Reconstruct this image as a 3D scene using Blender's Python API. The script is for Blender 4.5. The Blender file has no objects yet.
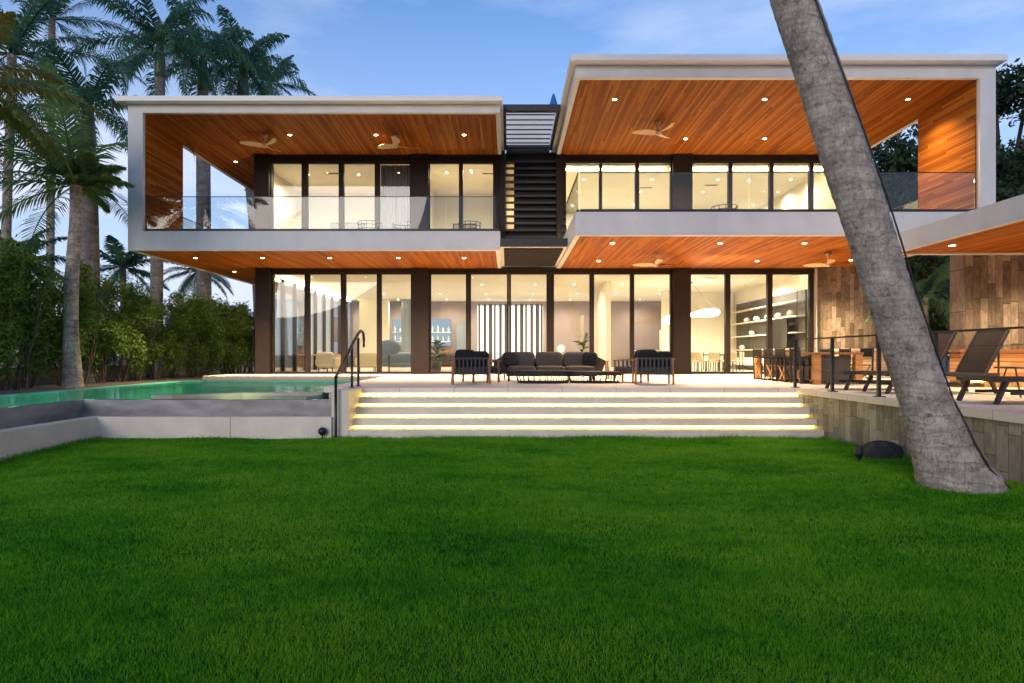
import bpy, math, random
import numpy as np
from mathutils import Vector, Matrix
R = math.radians
PI = math.pi
sc = bpy.context.scene
col = sc.collection

# ------------------------------------------------------------------ camera
cam_d = bpy.data.cameras.new('camera')
cam = bpy.data.objects.new('camera', cam_d)
col.objects.link(cam)
EYE = 0.73
cam.location = (0, 0, EYE)
cam.rotation_euler = (R(90), 0, 0)
cam_d.sensor_width = 36
cam_d.lens = 36 * 640 / 1024
cam_d.shift_x = 4 / 1024
cam_d.shift_y = 13.5 / 1024
cam_d.clip_start = 0.05
cam_d.clip_end = 6000
sc.camera = cam

# ------------------------------------------------------------------ dusk sky
world = bpy.data.worlds.new('World')
sc.world = world
world.use_nodes = True
wn = world.node_tree
wn.nodes.clear()
SUN_EL, SUN_AZ = R(9.0), R(200)          # sun just above the horizon behind the camera
sky = wn.nodes.new('ShaderNodeTexSky')
sky.sky_type = 'NISHITA'
sky.sun_disc = False
sky.sun_elevation = SUN_EL
sky.sun_rotation = SUN_AZ
sky.air_density = 1.0
sky.dust_density = 0.4
sky.ozone_density = 5.0
# thin dusk cloud veil, laid out by direction in the sky
tc = wn.nodes.new('ShaderNodeTexCoord')
mp = wn.nodes.new('ShaderNodeMapping')
mp.inputs['Scale'].default_value = (1.2, 1.2, 4.2)
nz = wn.nodes.new('ShaderNodeTexNoise')
nz.inputs['Scale'].default_value = 2.0
nz.inputs['Detail'].default_value = 7
nz.inputs['Roughness'].default_value = 0.55
rp = wn.nodes.new('ShaderNodeValToRGB')
rp.color_ramp.elements[0].position = 0.44
rp.color_ramp.elements[1].position = 0.72
sx = wn.nodes.new('ShaderNodeSeparateXYZ')
hz = wn.nodes.new('ShaderNodeMapRange')          # more veil near the horizon
hz.inputs['From Min'].default_value = 0.0
hz.inputs['From Max'].default_value = 0.55
hz.inputs['To Min'].default_value = 0.9
hz.inputs['To Max'].default_value = 0.34
mulv = wn.nodes.new('ShaderNodeMath'); mulv.operation = 'MULTIPLY'
addv = wn.nodes.new('ShaderNodeMath'); addv.operation = 'ADD'
hz2 = wn.nodes.new('ShaderNodeMapRange')
hz2.inputs['From Min'].default_value = 0.0
hz2.inputs['From Max'].default_value = 0.62
hz2.inputs['To Min'].default_value = 0.95
hz2.inputs['To Max'].default_value = 0.0
mixc = wn.nodes.new('ShaderNodeMix'); mixc.data_type = 'RGBA'
SKY_K = 0.125
sat = wn.nodes.new('ShaderNodeHueSaturation')
sat.inputs['Saturation'].default_value = 1.72
bgn = wn.nodes.new('ShaderNodeBackground')
bgn.inputs['Strength'].default_value = SKY_K
wo = wn.nodes.new('ShaderNodeOutputWorld')
L = wn.links.new
L(tc.outputs['Generated'], mp.inputs['Vector']); L(mp.outputs['Vector'], nz.inputs['Vector'])
L(nz.outputs['Fac'], rp.inputs['Fac'])
L(tc.outputs['Generated'], sx.inputs['Vector'])
L(sx.outputs['Z'], hz.inputs['Value']); L(sx.outputs['Z'], hz2.inputs['Value'])
L(rp.outputs['Color'], mulv.inputs[0]); L(hz.outputs['Result'], mulv.inputs[1])
L(mulv.outputs[0], addv.inputs[0]); L(hz2.outputs['Result'], addv.inputs[1])
addv.use_clamp = True
L(sky.outputs['Color'], sat.inputs['Color'])
L(addv.outputs[0], mixc.inputs['Factor']); L(sat.outputs['Color'], mixc.inputs['A'])
mixc.inputs['B'].default_value = (3.15, 3.45, 4.35, 1)
L(mixc.outputs['Result'], bgn.inputs['Color']); L(bgn.outputs['Background'], wo.inputs['Surface'])

sun_d = bpy.data.lights.new('sun', 'SUN')
sun_d.energy = 0.6
sun_d.angle = R(25)
sun_d.color = (1.0, 0.86, 0.74)
sun = bpy.data.objects.new('sun', sun_d)
col.objects.link(sun)
# points from the low sun behind the camera towards the house
sd = Vector((math.sin(SUN_AZ) * math.cos(SUN_EL), math.cos(SUN_AZ) * math.cos(SUN_EL), math.sin(SUN_EL) + 0.12))
sun.rotation_euler = sd.to_track_quat('Z', 'Y').to_euler()

vs = sc.view_settings
vs.view_transform = 'Standard'
vs.look = 'None'
vs.exposure = 1.05
vs.gamma = 1.0
vs.use_curve_mapping = False
cy = sc.cycles
cy.use_denoising = True
try:
    cy.denoiser = 'OPENIMAGEDENOISE'
except Exception:
    pass
cy.max_bounces = 10
cy.diffuse_bounces = 4
cy.glossy_bounces = 4
cy.transmission_bounces = 6
cy.transparent_max_bounces = 24
cy.caustics_reflective = False
cy.caustics_refractive = False
cy.sample_clamp_indirect = 6
cy.use_light_tree = True

# ------------------------------------------------------------------ helpers
def tag(o, label=None, cat=None, group=None, kind=None):
    if label: o['label'] = label
    if cat: o['category'] = cat
    if group: o['group'] = group
    if kind: o['kind'] = kind
    return o

def thing(name, label, cat, loc=(0, 0, 0), rz=0, group=None):
    o = bpy.data.objects.new(name, None)
    o.empty_display_size = 0.2
    col.objects.link(o)
    o.location = loc
    o.rotation_euler = (0, 0, rz)
    return tag(o, label, cat, group)

def chain_loc(o):
    v = Vector((0, 0, 0))
    while o is not None:
        v += o.location
        o = o.parent
    return v

def copy_tree(o, parent=None):
    c = o.copy()
    col.objects.link(c)
    c.parent = parent
    for ch in list(o.children):
        copy_tree(ch, c)
    return c

class MB:
    def __init__(s):
        s.v = []; s.f = []
    def quad(s, a, b, c, d):
        n = len(s.v); s.v += [tuple(a), tuple(b), tuple(c), tuple(d)]; s.f.append((n, n+1, n+2, n+3)); return s
    def box(s, x0, x1, y0, y1, z0, z1, rot=0, piv=None):
        n = len(s.v)
        p = [(x0,y0,z0),(x1,y0,z0),(x1,y1,z0),(x0,y1,z0),(x0,y0,z1),(x1,y0,z1),(x1,y1,z1),(x0,y1,z1)]
        if rot:
            cx, cy_ = piv or ((x0+x1)/2, (y0+y1)/2)
            c, q = math.cos(rot), math.sin(rot)
            p = [(cx+(x-cx)*c-(y-cy_)*q, cy_+(x-cx)*q+(y-cy_)*c, z) for x, y, z in p]
        s.v += p
        s.f += [(n,n+3,n+2,n+1),(n+4,n+5,n+6,n+7),(n,n+1,n+5,n+4),(n+1,n+2,n+6,n+5),(n+2,n+3,n+7,n+6),(n+3,n,n+4,n+7)]
        return s
    def cbox(s, c, sz, rx=0, ry=0, rz=0):
        m = Matrix.Rotation(rz,3,'Z') @ Matrix.Rotation(ry,3,'Y') @ Matrix.Rotation(rx,3,'X')
        n = len(s.v)
        for x, y, z in [(-1,-1,-1),(1,-1,-1),(1,1,-1),(-1,1,-1),(-1,-1,1),(1,-1,1),(1,1,1),(-1,1,1)]:
            v = m @ Vector((x*sz[0]/2, y*sz[1]/2, z*sz[2]/2)) + Vector(c)
            s.v.append(tuple(v))
        s.f += [(n,n+3,n+2,n+1),(n+4,n+5,n+6,n+7),(n,n+1,n+5,n+4),(n+1,n+2,n+6,n+5),(n+2,n+3,n+7,n+6),(n+3,n,n+4,n+7)]
        return s
    def bar(s, p0, p1, w, h=None):
        """rectangular bar between two points"""
        h = h or w
        p0, p1 = Vector(p0), Vector(p1)
        d = (p1-p0).normalized()
        up = Vector((0,0,1)) if abs(d.z) < 0.95 else Vector((0,1,0))
        a = d.cross(up).normalized()*w/2; b = a.cross(d).normalized()*h/2
        n = len(s.v)
        for p in (p0, p1):
            for i, j in ((-1,-1),(1,-1),(1,1),(-1,1)):
                s.v.append(tuple(p+a*i+b*j))
        s.f += [(n,n+1,n+2,n+3),(n+7,n+6,n+5,n+4)] + [(n+i,n+4+i,n+4+(i+1)%4,n+(i+1)%4) for i in range(4)]
        return s
    def tube(s, pts, r, seg=8, closed=False, cap=True):
        pts = [Vector(p) for p in pts]
        rs = r if isinstance(r, (list, tuple)) else [r]*len(pts)
        n0 = len(s.v); N = len(pts)
        ref = Vector((0.13, 0.21, 0.97))
        for i, p in enumerate(pts):
            if closed:
                d = (pts[(i+1) % N]-pts[i-1]).normalized()
            else:
                d = (pts[min(i+1, N-1)]-pts[max(i-1, 0)]).normalized()
            rf = ref if abs(d.dot(ref)) < 0.93 else Vector((1, 0, 0))
            a = d.cross(rf).normalized(); b = d.cross(a).normalized()
            for k in range(seg):
                t = 2*PI*k/seg
                s.v.append(tuple(p+(a*math.cos(t)+b*math.sin(t))*rs[i]))
        M_ = N if closed else N-1
        for i in range(M_):
            j = (i+1) % N
            for k in range(seg):
                l = (k+1) % seg
                s.f.append((n0+i*seg+k, n0+i*seg+l, n0+j*seg+l, n0+j*seg+k))
        if cap and not closed:
            s.f.append(tuple(n0+k for k in range(seg)))
            s.f.append(tuple(n0+(N-1)*seg+k for k in reversed(range(seg))))
        return s
    def lathe(s, prof, c=(0,0,0), seg=20, sx=1, sy=1):
        n0 = len(s.v)
        for r, z in prof:
            for k in range(seg):
                t = 2*PI*k/seg
                s.v.append((c[0]+r*sx*math.cos(t), c[1]+r*sy*math.sin(t), c[2]+z))
        for i in range(len(prof)-1):
            for k in range(seg):
                l = (k+1) % seg
                s.f.append((n0+i*seg+k, n0+i*seg+l, n0+(i+1)*seg+l, n0+(i+1)*seg+k))
        s.f.append(tuple(n0+k for k in reversed(range(seg))))
        m = n0+(len(prof)-1)*seg
        s.f.append(tuple(m+k for k in range(seg)))
        return s
    def puff(s, c, sz, rx=0, ry=0, rz=0, n=6, e=0.35):
        """soft cushion: superellipsoid-like box"""
        m = Matrix.Rotation(rz,3,'Z') @ Matrix.Rotation(ry,3,'Y') @ Matrix.Rotation(rx,3,'X')
        n0 = len(s.v); U, V = 4*n, 2*n
        def sp(w, k): return math.copysign(abs(w)**k, w)
        for i in range(V+1):
            ph = -PI/2+PI*i/V
            for j in range(U):
                th = 2*PI*j/U
                v = Vector((sp(math.cos(ph), e)*sp(math.cos(th), e)*sz[0]/2, sp(math.cos(ph), e)*sp(math.sin(th), e)*sz[1]/2, sp(math.sin(ph), e*1.6)*sz[2]/2))
                s.v.append(tuple(m @ v+Vector(c)))
        for i in range(V):
            for j in range(U):
                l = (j+1) % U
                s.f.append((n0+i*U+j, n0+i*U+l, n0+(i+1)*U+l, n0+(i+1)*U+j))
        return s
    def prism(s, poly, z0, z1):
        n = len(s.v); N = len(poly)
        s.v += [(x, y, z0) for x, y in poly]+[(x, y, z1) for x, y in poly]
        s.f.append(tuple(n+i for i in reversed(range(N)))); s.f.append(tuple(n+N+i for i in range(N)))
        for i in range(N):
            j = (i+1) % N
            s.f.append((n+i, n+j, n+N+j, n+N+i))
        return s
    def build(s, name, mat, parent=None, world=False, smooth=False, bevel=0):
        me = bpy.data.meshes.new(name)
        off = chain_loc(parent) if (world and parent is not None) else Vector((0, 0, 0))
        me.from_pydata([(x-off.x, y-off.y, z-off.z) for x, y, z in s.v], [], s.f)
        me.materials.append(mat)
        if smooth:
            me.polygons.foreach_set('use_smooth', [True]*len(me.polygons))
        me.update()
        o = bpy.data.objects.new(name, me)
        col.objects.link(o)
        if parent is not None: o.parent = parent
        if bevel:
            b = o.modifiers.new('bevel', 'BEVEL'); b.width = bevel; b.segments = 2; b.limit_method = 'ANGLE'
        return o

def np_mesh(name, V, F, mat, parent=None, smooth=False):
    """fast mesh from arrays; F is (n,3) or (n,4)"""
    V = np.asarray(V, dtype=np.float32); F = np.asarray(F, dtype=np.int32)
    me = bpy.data.meshes.new(name)
    k = F.shape[1]
    me.vertices.add(len(V)); me.vertices.foreach_set('co', V.ravel())
    me.loops.add(F.size); me.loops.foreach_set('vertex_index', F.ravel())
    me.polygons.add(len(F))
    me.polygons.foreach_set('loop_start', np.arange(0, F.size, k, dtype=np.int32))
    me.materials.append(mat)
    me.update(calc_edges=True)
    if smooth:
        me.polygons.foreach_set('use_smooth', [True]*len(F))
    o = bpy.data.objects.new(name, me)
    col.objects.link(o)
    if parent is not None: o.parent = parent
    return o

ORD = ['first','second','third','fourth','fifth','sixth','seventh','eighth','ninth','tenth','eleventh','twelfth',
       'thirteenth','fourteenth','fifteenth','sixteenth','seventeenth','eighteenth','nineteenth','twentieth','twenty-first','twenty-second','twenty-third','twenty-fourth']

# ------------------------------------------------------------------ materials
def new_mat(name):
    m = bpy.data.materials.new(name); m.use_nodes = True
    nt = m.node_tree; nt.nodes.clear()
    out = nt.nodes.new('ShaderNodeOutputMaterial')
    return m, nt, out

def node(nt, t, **kw):
    n = nt.nodes.new(t)
    for k, v in kw.items(): setattr(n, k, v)
    return n

def math_n(nt, op, a, b=None, clamp=False):
    n = node(nt, 'ShaderNodeMath', operation=op, use_clamp=clamp)
    for i, q in enumerate((a, b)):
        if q is None: continue
        if isinstance(q, (int, float)): n.inputs[i].default_value = q
        else: nt.links.new(q, n.inputs[i])
    return n.outputs[0]

def noise(nt, vec, scale, detail=4, rough=0.55):
    n = node(nt, 'ShaderNodeTexNoise')
    n.inputs['Scale'].default_value = scale; n.inputs['Detail'].default_value = detail; n.inputs['Roughness'].default_value = rough
    if vec is not None: nt.links.new(vec, n.inputs['Vector'])
    return n.outputs['Fac']

def ramp(nt, fac, stops):
    n = node(nt, 'ShaderNodeValToRGB')
    e = n.color_ramp.elements
    while len(e) < len(stops): e.new(0.5)
    for el, (p, c) in zip(e, stops):
        el.position = p; el.color = (*c, 1) if len(c) == 3 else c
    nt.links.new(fac, n.inputs['Fac'])
    return n.outputs['Color']

def scale_vec(nt, vec, s):
    n = node(nt, 'ShaderNodeVectorMath', operation='MULTIPLY')
    nt.links.new(vec, n.inputs[0]); n.inputs[1].default_value = s
    return n.outputs[0]

def ocoord(nt):
    return node(nt, 'ShaderNodeTexCoord').outputs['Object']

def mixrgb(nt, fac, a, b, mode='MIX'):
    n = node(nt, 'ShaderNodeMix', data_type='RGBA', blend_type=mode)
    for key, q in (('Factor', fac), ('A', a), ('B', b)):
        if isinstance(q, (int, float)): n.inputs[key].default_value = q
        elif isinstance(q, tuple): n.inputs[key].default_value = (*q, 1)
        else: nt.links.new(q, n.inputs[key])
    return n.outputs['Result']

def bump(nt, h, strength, dist=0.02):
    n = node(nt, 'ShaderNodeBump')
    n.inputs['Strength'].default_value = strength; n.inputs['Distance'].default_value = dist
    nt.links.new(h, n.inputs['Height'])
    return n.outputs['Normal']

def pbsdf(nt, out, colr, rough=0.5, metal=0.0, normal=None, spec=0.5):
    p = node(nt, 'ShaderNodeBsdfPrincipled')
    if isinstance(colr, tuple): p.inputs['Base Color'].default_value = (*colr, 1)
    else: nt.links.new(colr, p.inputs['Base Color'])
    if isinstance(rough, (int, float)): p.inputs['Roughness'].default_value = rough
    else: nt.links.new(rough, p.inputs['Roughness'])
    p.inputs['Metallic'].default_value = metal
    p.inputs['Specular IOR Level'].default_value = spec
    if normal is not None: nt.links.new(normal, p.inputs['Normal'])
    nt.links.new(p.outputs[0], out.inputs['Surface'])
    return p

def mat_plain(name, c, rough=0.5, metal=0.0, var=0.12, scale=6.0, bmp=0.08, stretch=(1,1,1), spec=0.5):
    m, nt, out = new_mat(name)
    oc = scale_vec(nt, ocoord(nt), stretch)
    f = noise(nt, oc, scale, 5)
    a = tuple(max(0, x*(1-var)) for x in c); b = tuple(min(1, x*(1+var)) for x in c)
    cc = ramp(nt, f, [(0.3, a), (0.7, b)])
    f2 = noise(nt, oc, scale*9, 3)
    rr = node(nt, 'ShaderNodeMapRange'); rr.inputs['To Min'].default_value = max(0.02, rough-0.08); rr.inputs['To Max'].default_value = min(1, rough+0.08)
    nt.links.new(f, rr.inputs['Value'])
    pbsdf(nt, out, cc, rr.outputs['Result'], metal, bump(nt, f2, bmp, 0.01) if bmp else None, spec)
    return m

def mat_emit(name, c, strength):
    m, nt, out = new_mat(name)
    e = node(nt, 'ShaderNodeEmission'); e.inputs['Color'].default_value = (*c, 1); e.inputs['Strength'].default_value = strength
    nt.links.new(e.outputs[0], out.inputs['Surface'])
    return m

def mat_wood(name, axis, width, tones, rough=0.6, along='Y', length=3.2):
    m, nt, out = new_mat(name)
    oc = ocoord(nt)
    sp = node(nt, 'ShaderNodeSeparateXYZ'); nt.links.new(oc, sp.inputs[0])
    u = math_n(nt, 'DIVIDE', sp.outputs[axis], width)
    iu = math_n(nt, 'FLOOR', u); fu = math_n(nt, 'FRACT', u)
    wn1 = node(nt, 'ShaderNodeTexWhiteNoise', noise_dimensions='1D'); nt.links.new(iu, wn1.inputs['W'])
    v = math_n(nt, 'ADD', math_n(nt, 'DIVIDE', sp.outputs[along], length), math_n(nt, 'MULTIPLY', wn1.outputs['Value'], 7.0))
    iv = math_n(nt, 'FLOOR', v)
    cb = node(nt, 'ShaderNodeCombineXYZ'); nt.links.new(iu, cb.inputs[0]); nt.links.new(iv, cb.inputs[1])
    wn2 = node(nt, 'ShaderNodeTexWhiteNoise', noise_dimensions='2D'); nt.links.new(cb.outputs[0], wn2.inputs['Vector'])
    st = [3.0, 3.0, 3.0]
    st['XYZ'.index(axis)] = 45.0; st['XYZ'.index(along)] = 1.6
    gv = scale_vec(nt, oc, tuple(st))
    off = node(nt, 'ShaderNodeVectorMath', operation='ADD'); nt.links.new(gv, off.inputs[0])
    sc3 = node(nt, 'ShaderNodeVectorMath', operation='SCALE'); nt.links.new(wn2.outputs['Color'], sc3.inputs[0]); sc3.inputs['Scale'].default_value = 40
    nt.links.new(sc3.outputs[0], off.inputs[1])
    g = noise(nt, off.outputs[0], 1.0, 5, 0.6)
    t = math_n(nt, 'ADD', math_n(nt, 'MULTIPLY', wn2.outputs['Value'], 0.72), math_n(nt, 'MULTIPLY', g, 0.32))
    n_ = len(tones)
    c = ramp(nt, t, [(0.1+0.8*i/(n_-1), tones[i]) for i in range(n_)])
    gr = math_n(nt, 'LESS_THAN', math_n(nt, 'ABSOLUTE', math_n(nt, 'SUBTRACT', fu, 0.5)), 0.455)
    c2 = mixrgb(nt, gr, tuple(x*0.22 for x in tones[0]), c)
    h = math_n(nt, 'ADD', math_n(nt, 'MULTIPLY', gr, 1.0), math_n(nt, 'MULTIPLY', g, 0.15))
    pbsdf(nt, out, c2, rough, 0, bump(nt, h, 0.5, 0.01), 0.12)
    return m

def mat_glass(name, tint=(0.96, 0.98, 0.97), ior=1.45, boost=1.0, rough=0.0):
    m, nt, out = new_mat(name)
    tr = node(nt, 'ShaderNodeBsdfTransparent'); tr.inputs[0].default_value = (*tint, 1)
    gl = node(nt, 'ShaderNodeBsdfGlossy'); gl.inputs['Roughness'].default_value = rough; gl.inputs['Color'].default_value = (1, 1, 1, 1)
    fr = node(nt, 'ShaderNodeFresnel'); fr.inputs['IOR'].default_value = ior
    fac = math_n(nt, 'MULTIPLY', fr.outputs[0], boost, True)
    mx = node(nt, 'ShaderNodeMixShader')
    nt.links.new(fac, mx.inputs[0]); nt.links.new(tr.outputs[0], mx.inputs[1]); nt.links.new(gl.outputs[0], mx.inputs[2])
    nt.links.new(mx.outputs[0], out.inputs['Surface'])
    return m

def mat_leaf(name, c1, c2, rough=0.5, trans=0.3, scale=1.5):
    m, nt, out = new_mat(name)
    geo = node(nt, 'ShaderNodeNewGeometry')
    oc = ocoord(nt)
    f = noise(nt, oc, scale, 3)
    t = math_n(nt, 'ADD', math_n(nt, 'MULTIPLY', geo.outputs['Random Per Island'], 0.55), math_n(nt, 'MULTIPLY', f, 0.5))
    c = ramp(nt, t, [(0.15, c1), (0.85, c2)])
    p = node(nt, 'ShaderNodeBsdfPrincipled'); nt.links.new(c, p.inputs['Base Color']); p.inputs['Roughness'].default_value = rough
    p.inputs['Specular IOR Level'].default_value = 0.3
    tl = node(nt, 'ShaderNodeBsdfTranslucent'); nt.links.new(c, tl.inputs['Color'])
    mx = node(nt, 'ShaderNodeMixShader'); mx.inputs[0].default_value = trans
    nt.links.new(p.outputs[0], mx.inputs[1]); nt.links.new(tl.outputs[0], mx.inputs[2])
    nt.links.new(mx.outputs[0], out.inputs['Surface'])
    return m

def mat_stone_strips(name, tones, w=0.22, h=0.9, axis='X', rough=0.75):
    """upright stone strips of uneven width, length and tone"""
    m, nt, out = new_mat(name)
    oc = ocoord(nt)
    sp = node(nt, 'ShaderNodeSeparateXYZ'); nt.links.new(oc, sp.inputs[0])
    u = math_n(nt, 'DIVIDE', sp.outputs[axis], w)
    iu = math_n(nt, 'FLOOR', u); fu = math_n(nt, 'FRACT', u)
    w1 = node(nt, 'ShaderNodeTexWhiteNoise', noise_dimensions='1D'); nt.links.new(iu, w1.inputs['W'])
    v = math_n(nt, 'ADD', math_n(nt, 'DIVIDE', sp.outputs['Z'], h), math_n(nt, 'MULTIPLY', w1.outputs['Value'], 5.0))
    iv = math_n(nt, 'FLOOR', v); fv = math_n(nt, 'FRACT', v)
    cb = node(nt, 'ShaderNodeCombineXYZ'); nt.links.new(iu, cb.inputs[0]); nt.links.new(iv, cb.inputs[1])
    w2 = node(nt, 'ShaderNodeTexWhiteNoise', noise_dimensions='2D'); nt.links.new(cb.outputs[0], w2.inputs['Vector'])
    gv = scale_vec(nt, oc, (5, 5, 1.6))
    g = noise(nt, gv, 3.2, 8, 0.7)
    st = noise(nt, oc, 1.3, 6, 0.6)
    t = math_n(nt, 'ADD', math_n(nt, 'MULTIPLY', w2.outputs['Value'], 0.34), math_n(nt, 'MULTIPLY', g, 0.66))
    n_ = len(tones)
    c = ramp(nt, t, [(0.24+0.52*i/(n_-1), tones[i]) for i in range(n_)])
    c = mixrgb(nt, math_n(nt, 'MULTIPLY', math_n(nt, 'GREATER_THAN', st, 0.56), 0.25), c, tuple(x*0.45 for x in tones[0]))
    ju = math_n(nt, 'LESS_THAN', math_n(nt, 'ABSOLUTE', math_n(nt, 'SUBTRACT', fu, 0.5)), 0.48)
    jv = math_n(nt, 'LESS_THAN', math_n(nt, 'ABSOLUTE', math_n(nt, 'SUBTRACT', fv, 0.5)), 0.493)
    j = math_n(nt, 'MULTIPLY', ju, jv)
    c = mixrgb(nt, j, tuple(x*0.6 for x in tones[0]), c)
    hgt = math_n(nt, 'ADD', math_n(nt, 'MULTIPLY', j, math_n(nt, 'ADD', math_n(nt, 'MULTIPLY', w2.outputs['Value'], 0.8), 0.6)), math_n(nt, 'MULTIPLY', g, 0.35))
    pbsdf(nt, out, c, rough, 0, bump(nt, hgt, 0.7, 0.03), 0.3)
    return m

def mat_paver(name, c, wx, wy, var=0.06, gap=0.006, rough=0.55):
    m, nt, out = new_mat(name)
    oc = ocoord(nt)
    sp = node(nt, 'ShaderNodeSeparateXYZ'); nt.links.new(oc, sp.inputs[0])
    u = math_n(nt, 'DIVIDE', sp.outputs['X'], wx); v = math_n(nt, 'DIVIDE', sp.outputs['Y'], wy)
    cb = node(nt, 'ShaderNodeCombineXYZ'); nt.links.new(math_n(nt, 'FLOOR', u), cb.inputs[0]); nt.links.new(math_n(nt, 'FLOOR', v), cb.inputs[1])
    w = node(nt, 'ShaderNodeTexWhiteNoise', noise_dimensions='2D'); nt.links.new(cb.outputs[0], w.inputs['Vector'])
    f = noise(nt, oc, 3.0, 8, 0.6); f2 = noise(nt, oc, 40.0, 3)
    t = math_n(nt, 'ADD', math_n(nt, 'MULTIPLY', w.outputs['Value'], 0.5), math_n(nt, 'MULTIPLY', f, 0.5))
    cc = ramp(nt, t, [(0.2, tuple(x*(1-var) for x in c)), (0.8, tuple(x*(1+var) for x in c))])
    ju = math_n(nt, 'LESS_THAN', math_n(nt, 'ABSOLUTE', math_n(nt, 'SUBTRACT', math_n(nt, 'FRACT', u), 0.5)), 0.5-gap/wx)
    jv = math_n(nt, 'LESS_THAN', math_n(nt, 'ABSOLUTE', math_n(nt, 'SUBTRACT', math_n(nt, 'FRACT', v), 0.5)), 0.5-gap/wy)
    j = math_n(nt, 'MULTIPLY', ju, jv)
    cc = mixrgb(nt, j, tuple(x*0.45 for x in c), cc)
    h = math_n(nt, 'ADD', math_n(nt, 'MULTIPLY', j, 0.6), math_n(nt, 'MULTIPLY', f2, 0.12))
    pbsdf(nt, out, cc, rough, 0, bump(nt, h, 0.3, 0.01), 0.4)
    return m

MT = {}
MT['white'] = mat_plain('white_render', (0.63, 0.60, 0.57), 0.6, var=0.07, scale=1.6, bmp=0.08, stretch=(1, 1, 0.5))
MT['white_cap'] = mat_plain('white_coping_metal', (0.80, 0.76, 0.70), 0.45, var=0.03, scale=0.8, bmp=0.0)
MT['pale_stone'] = mat_plain('pale_limestone', (0.70, 0.60, 0.48), 0.6, var=0.10, scale=2.2, bmp=0.12)
MT['deck'] = mat_paver('terrace_limestone', (0.72, 0.61, 0.53), 1.2, 0.6)
MT['bronze'] = mat_plain('dark_bronze_aluminium', (0.022, 0.0155, 0.0135), 0.5, 0.1, var=0.12, scale=3, bmp=0.0, spec=0.15)
MT['black_metal'] = mat_plain('black_powdercoat', (0.018, 0.018, 0.019), 0.45, 0.2, var=0.2, scale=8, bmp=0.05)
MT['soffit'] = mat_wood('cedar_soffit', 'X', 0.075, [(0.17, 0.041, 0.002), (0.235, 0.062, 0.004), (0.30, 0.086, 0.006), (0.40, 0.132, 0.012)])
MT['cladding'] = mat_wood('cedar_cladding', 'Z', 0.075, [(0.17, 0.041, 0.002), (0.235, 0.062, 0.004), (0.30, 0.086, 0.006), (0.40, 0.132, 0.012)])
MT['glass'] = mat_glass('window_glass', (0.94, 0.96, 0.95), 1.45, 0.8)
MT['rail_glass'] = mat_glass('balustrade_glass', (0.90, 0.93, 0.93), 1.5, 0.5)
MT['stone_strip'] = mat_stone_strips('bark_stone_strips', [(0.075, 0.056, 0.040), (0.15, 0.112, 0.080), (0.24, 0.185, 0.135), (0.40, 0.325, 0.245)], 0.17, 0.95)
MT['stone_side'] = mat_stone_strips('retaining_stone_strips', [(0.14, 0.11, 0.08), (0.25, 0.205, 0.15), (0.36, 0.30, 0.225), (0.46, 0.40, 0.31)], 0.21, 0.6, 'Y')
MT['int_wall'] = mat_plain('interior_warm_white', (0.72, 0.66, 0.55), 0.7, var=0.03, scale=0.7, bmp=0)
MT['int_ceil'] = mat_plain('interior_ceiling', (0.80, 0.76, 0.66), 0.7, var=0.02, scale=0.7, bmp=0)
MT['int_floor'] = mat_paver('interior_stone_floor', (0.55, 0.50, 0.43), 0.9, 0.9, rough=0.3)
MT['int_mauve'] = mat_plain('mauve_panel_wall', (0.26, 0.20, 0.19), 0.6, var=0.06, scale=0.6, bmp=0, stretch=(6, 1, 0.3))
MT['int_dark'] = mat_plain('dark_joinery', (0.05, 0.042, 0.036), 0.5, var=0.2, scale=3, stretch=(8, 8, 1))
MT['led'] = mat_emit('led_warm_yellow', (1.0, 0.78, 0.11), 8.0)
MT['cove'] = mat_emit('cove_warm', (1.0, 0.80, 0.44), 22.0)
MT['lamp'] = mat_emit('lamp_warm', (1.0, 0.80, 0.50), 30.0)
MT['lamp_int'] = mat_emit('lamp_warm_inside', (1.0, 0.86, 0.62), 14.0)
MT['ring'] = mat_emit('chandelier_glow', (1.0, 0.90, 0.70), 7.0)
MT['trim'] = mat_plain('lamp_trim', (0.55, 0.42, 0.30), 0.4, var=0.05, bmp=0)
MT['charcoal'] = mat_plain('charcoal_fabric', (0.022, 0.020, 0.021), 0.9, var=0.2, scale=30, bmp=0.25, spec=0.1)
MT['grey_fabric'] = mat_plain('taupe_grey_fabric', (0.085, 0.068, 0.057), 0.9, var=0.15, scale=30, bmp=0.25, spec=0.1)
MT['sling'] = mat_plain('dark_sling_mesh', (0.030, 0.023, 0.023), 0.85, var=0.15, scale=60, bmp=0.3, spec=0.08)
MT['alu_dark'] = mat_plain('dark_brown_aluminium', (0.035, 0.029, 0.028), 0.5, 0.2, var=0.15, scale=4, bmp=0)
MT['teak'] = mat_plain('oiled_teak', (0.26, 0.105, 0.040), 0.5, var=0.35, scale=3, bmp=0.15, stretch=(6, 6, 1))
MT['teak_bright'] = mat_plain('golden_teak', (0.46, 0.21, 0.06), 0.5, var=0.3, scale=2.5, bmp=0.15, stretch=(1, 1, 6))
MT['slat_wood'] = mat_wood('slatted_ipe', 'Z', 0.085, [(0.30, 0.12, 0.045), (0.42, 0.18, 0.07), (0.50, 0.24, 0.10), (0.58, 0.30, 0.14)], along='X')
MT['slat_pale'] = mat_wood('slatted_pale_timber', 'Z', 0.085, [(0.48, 0.32, 0.17), (0.56, 0.39, 0.22), (0.62, 0.44, 0.26), (0.66, 0.5, 0.31)], along='X')
MT['wicker'] = mat_plain('dark_woven_rope', (0.028, 0.022, 0.019), 0.8, var=0.4, scale=40, bmp=0.5)
MT['fan_wood'] = mat_plain('pale_fan_wood', (0.58, 0.38, 0.20), 0.5, var=0.2, scale=4, bmp=0.0)
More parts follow.
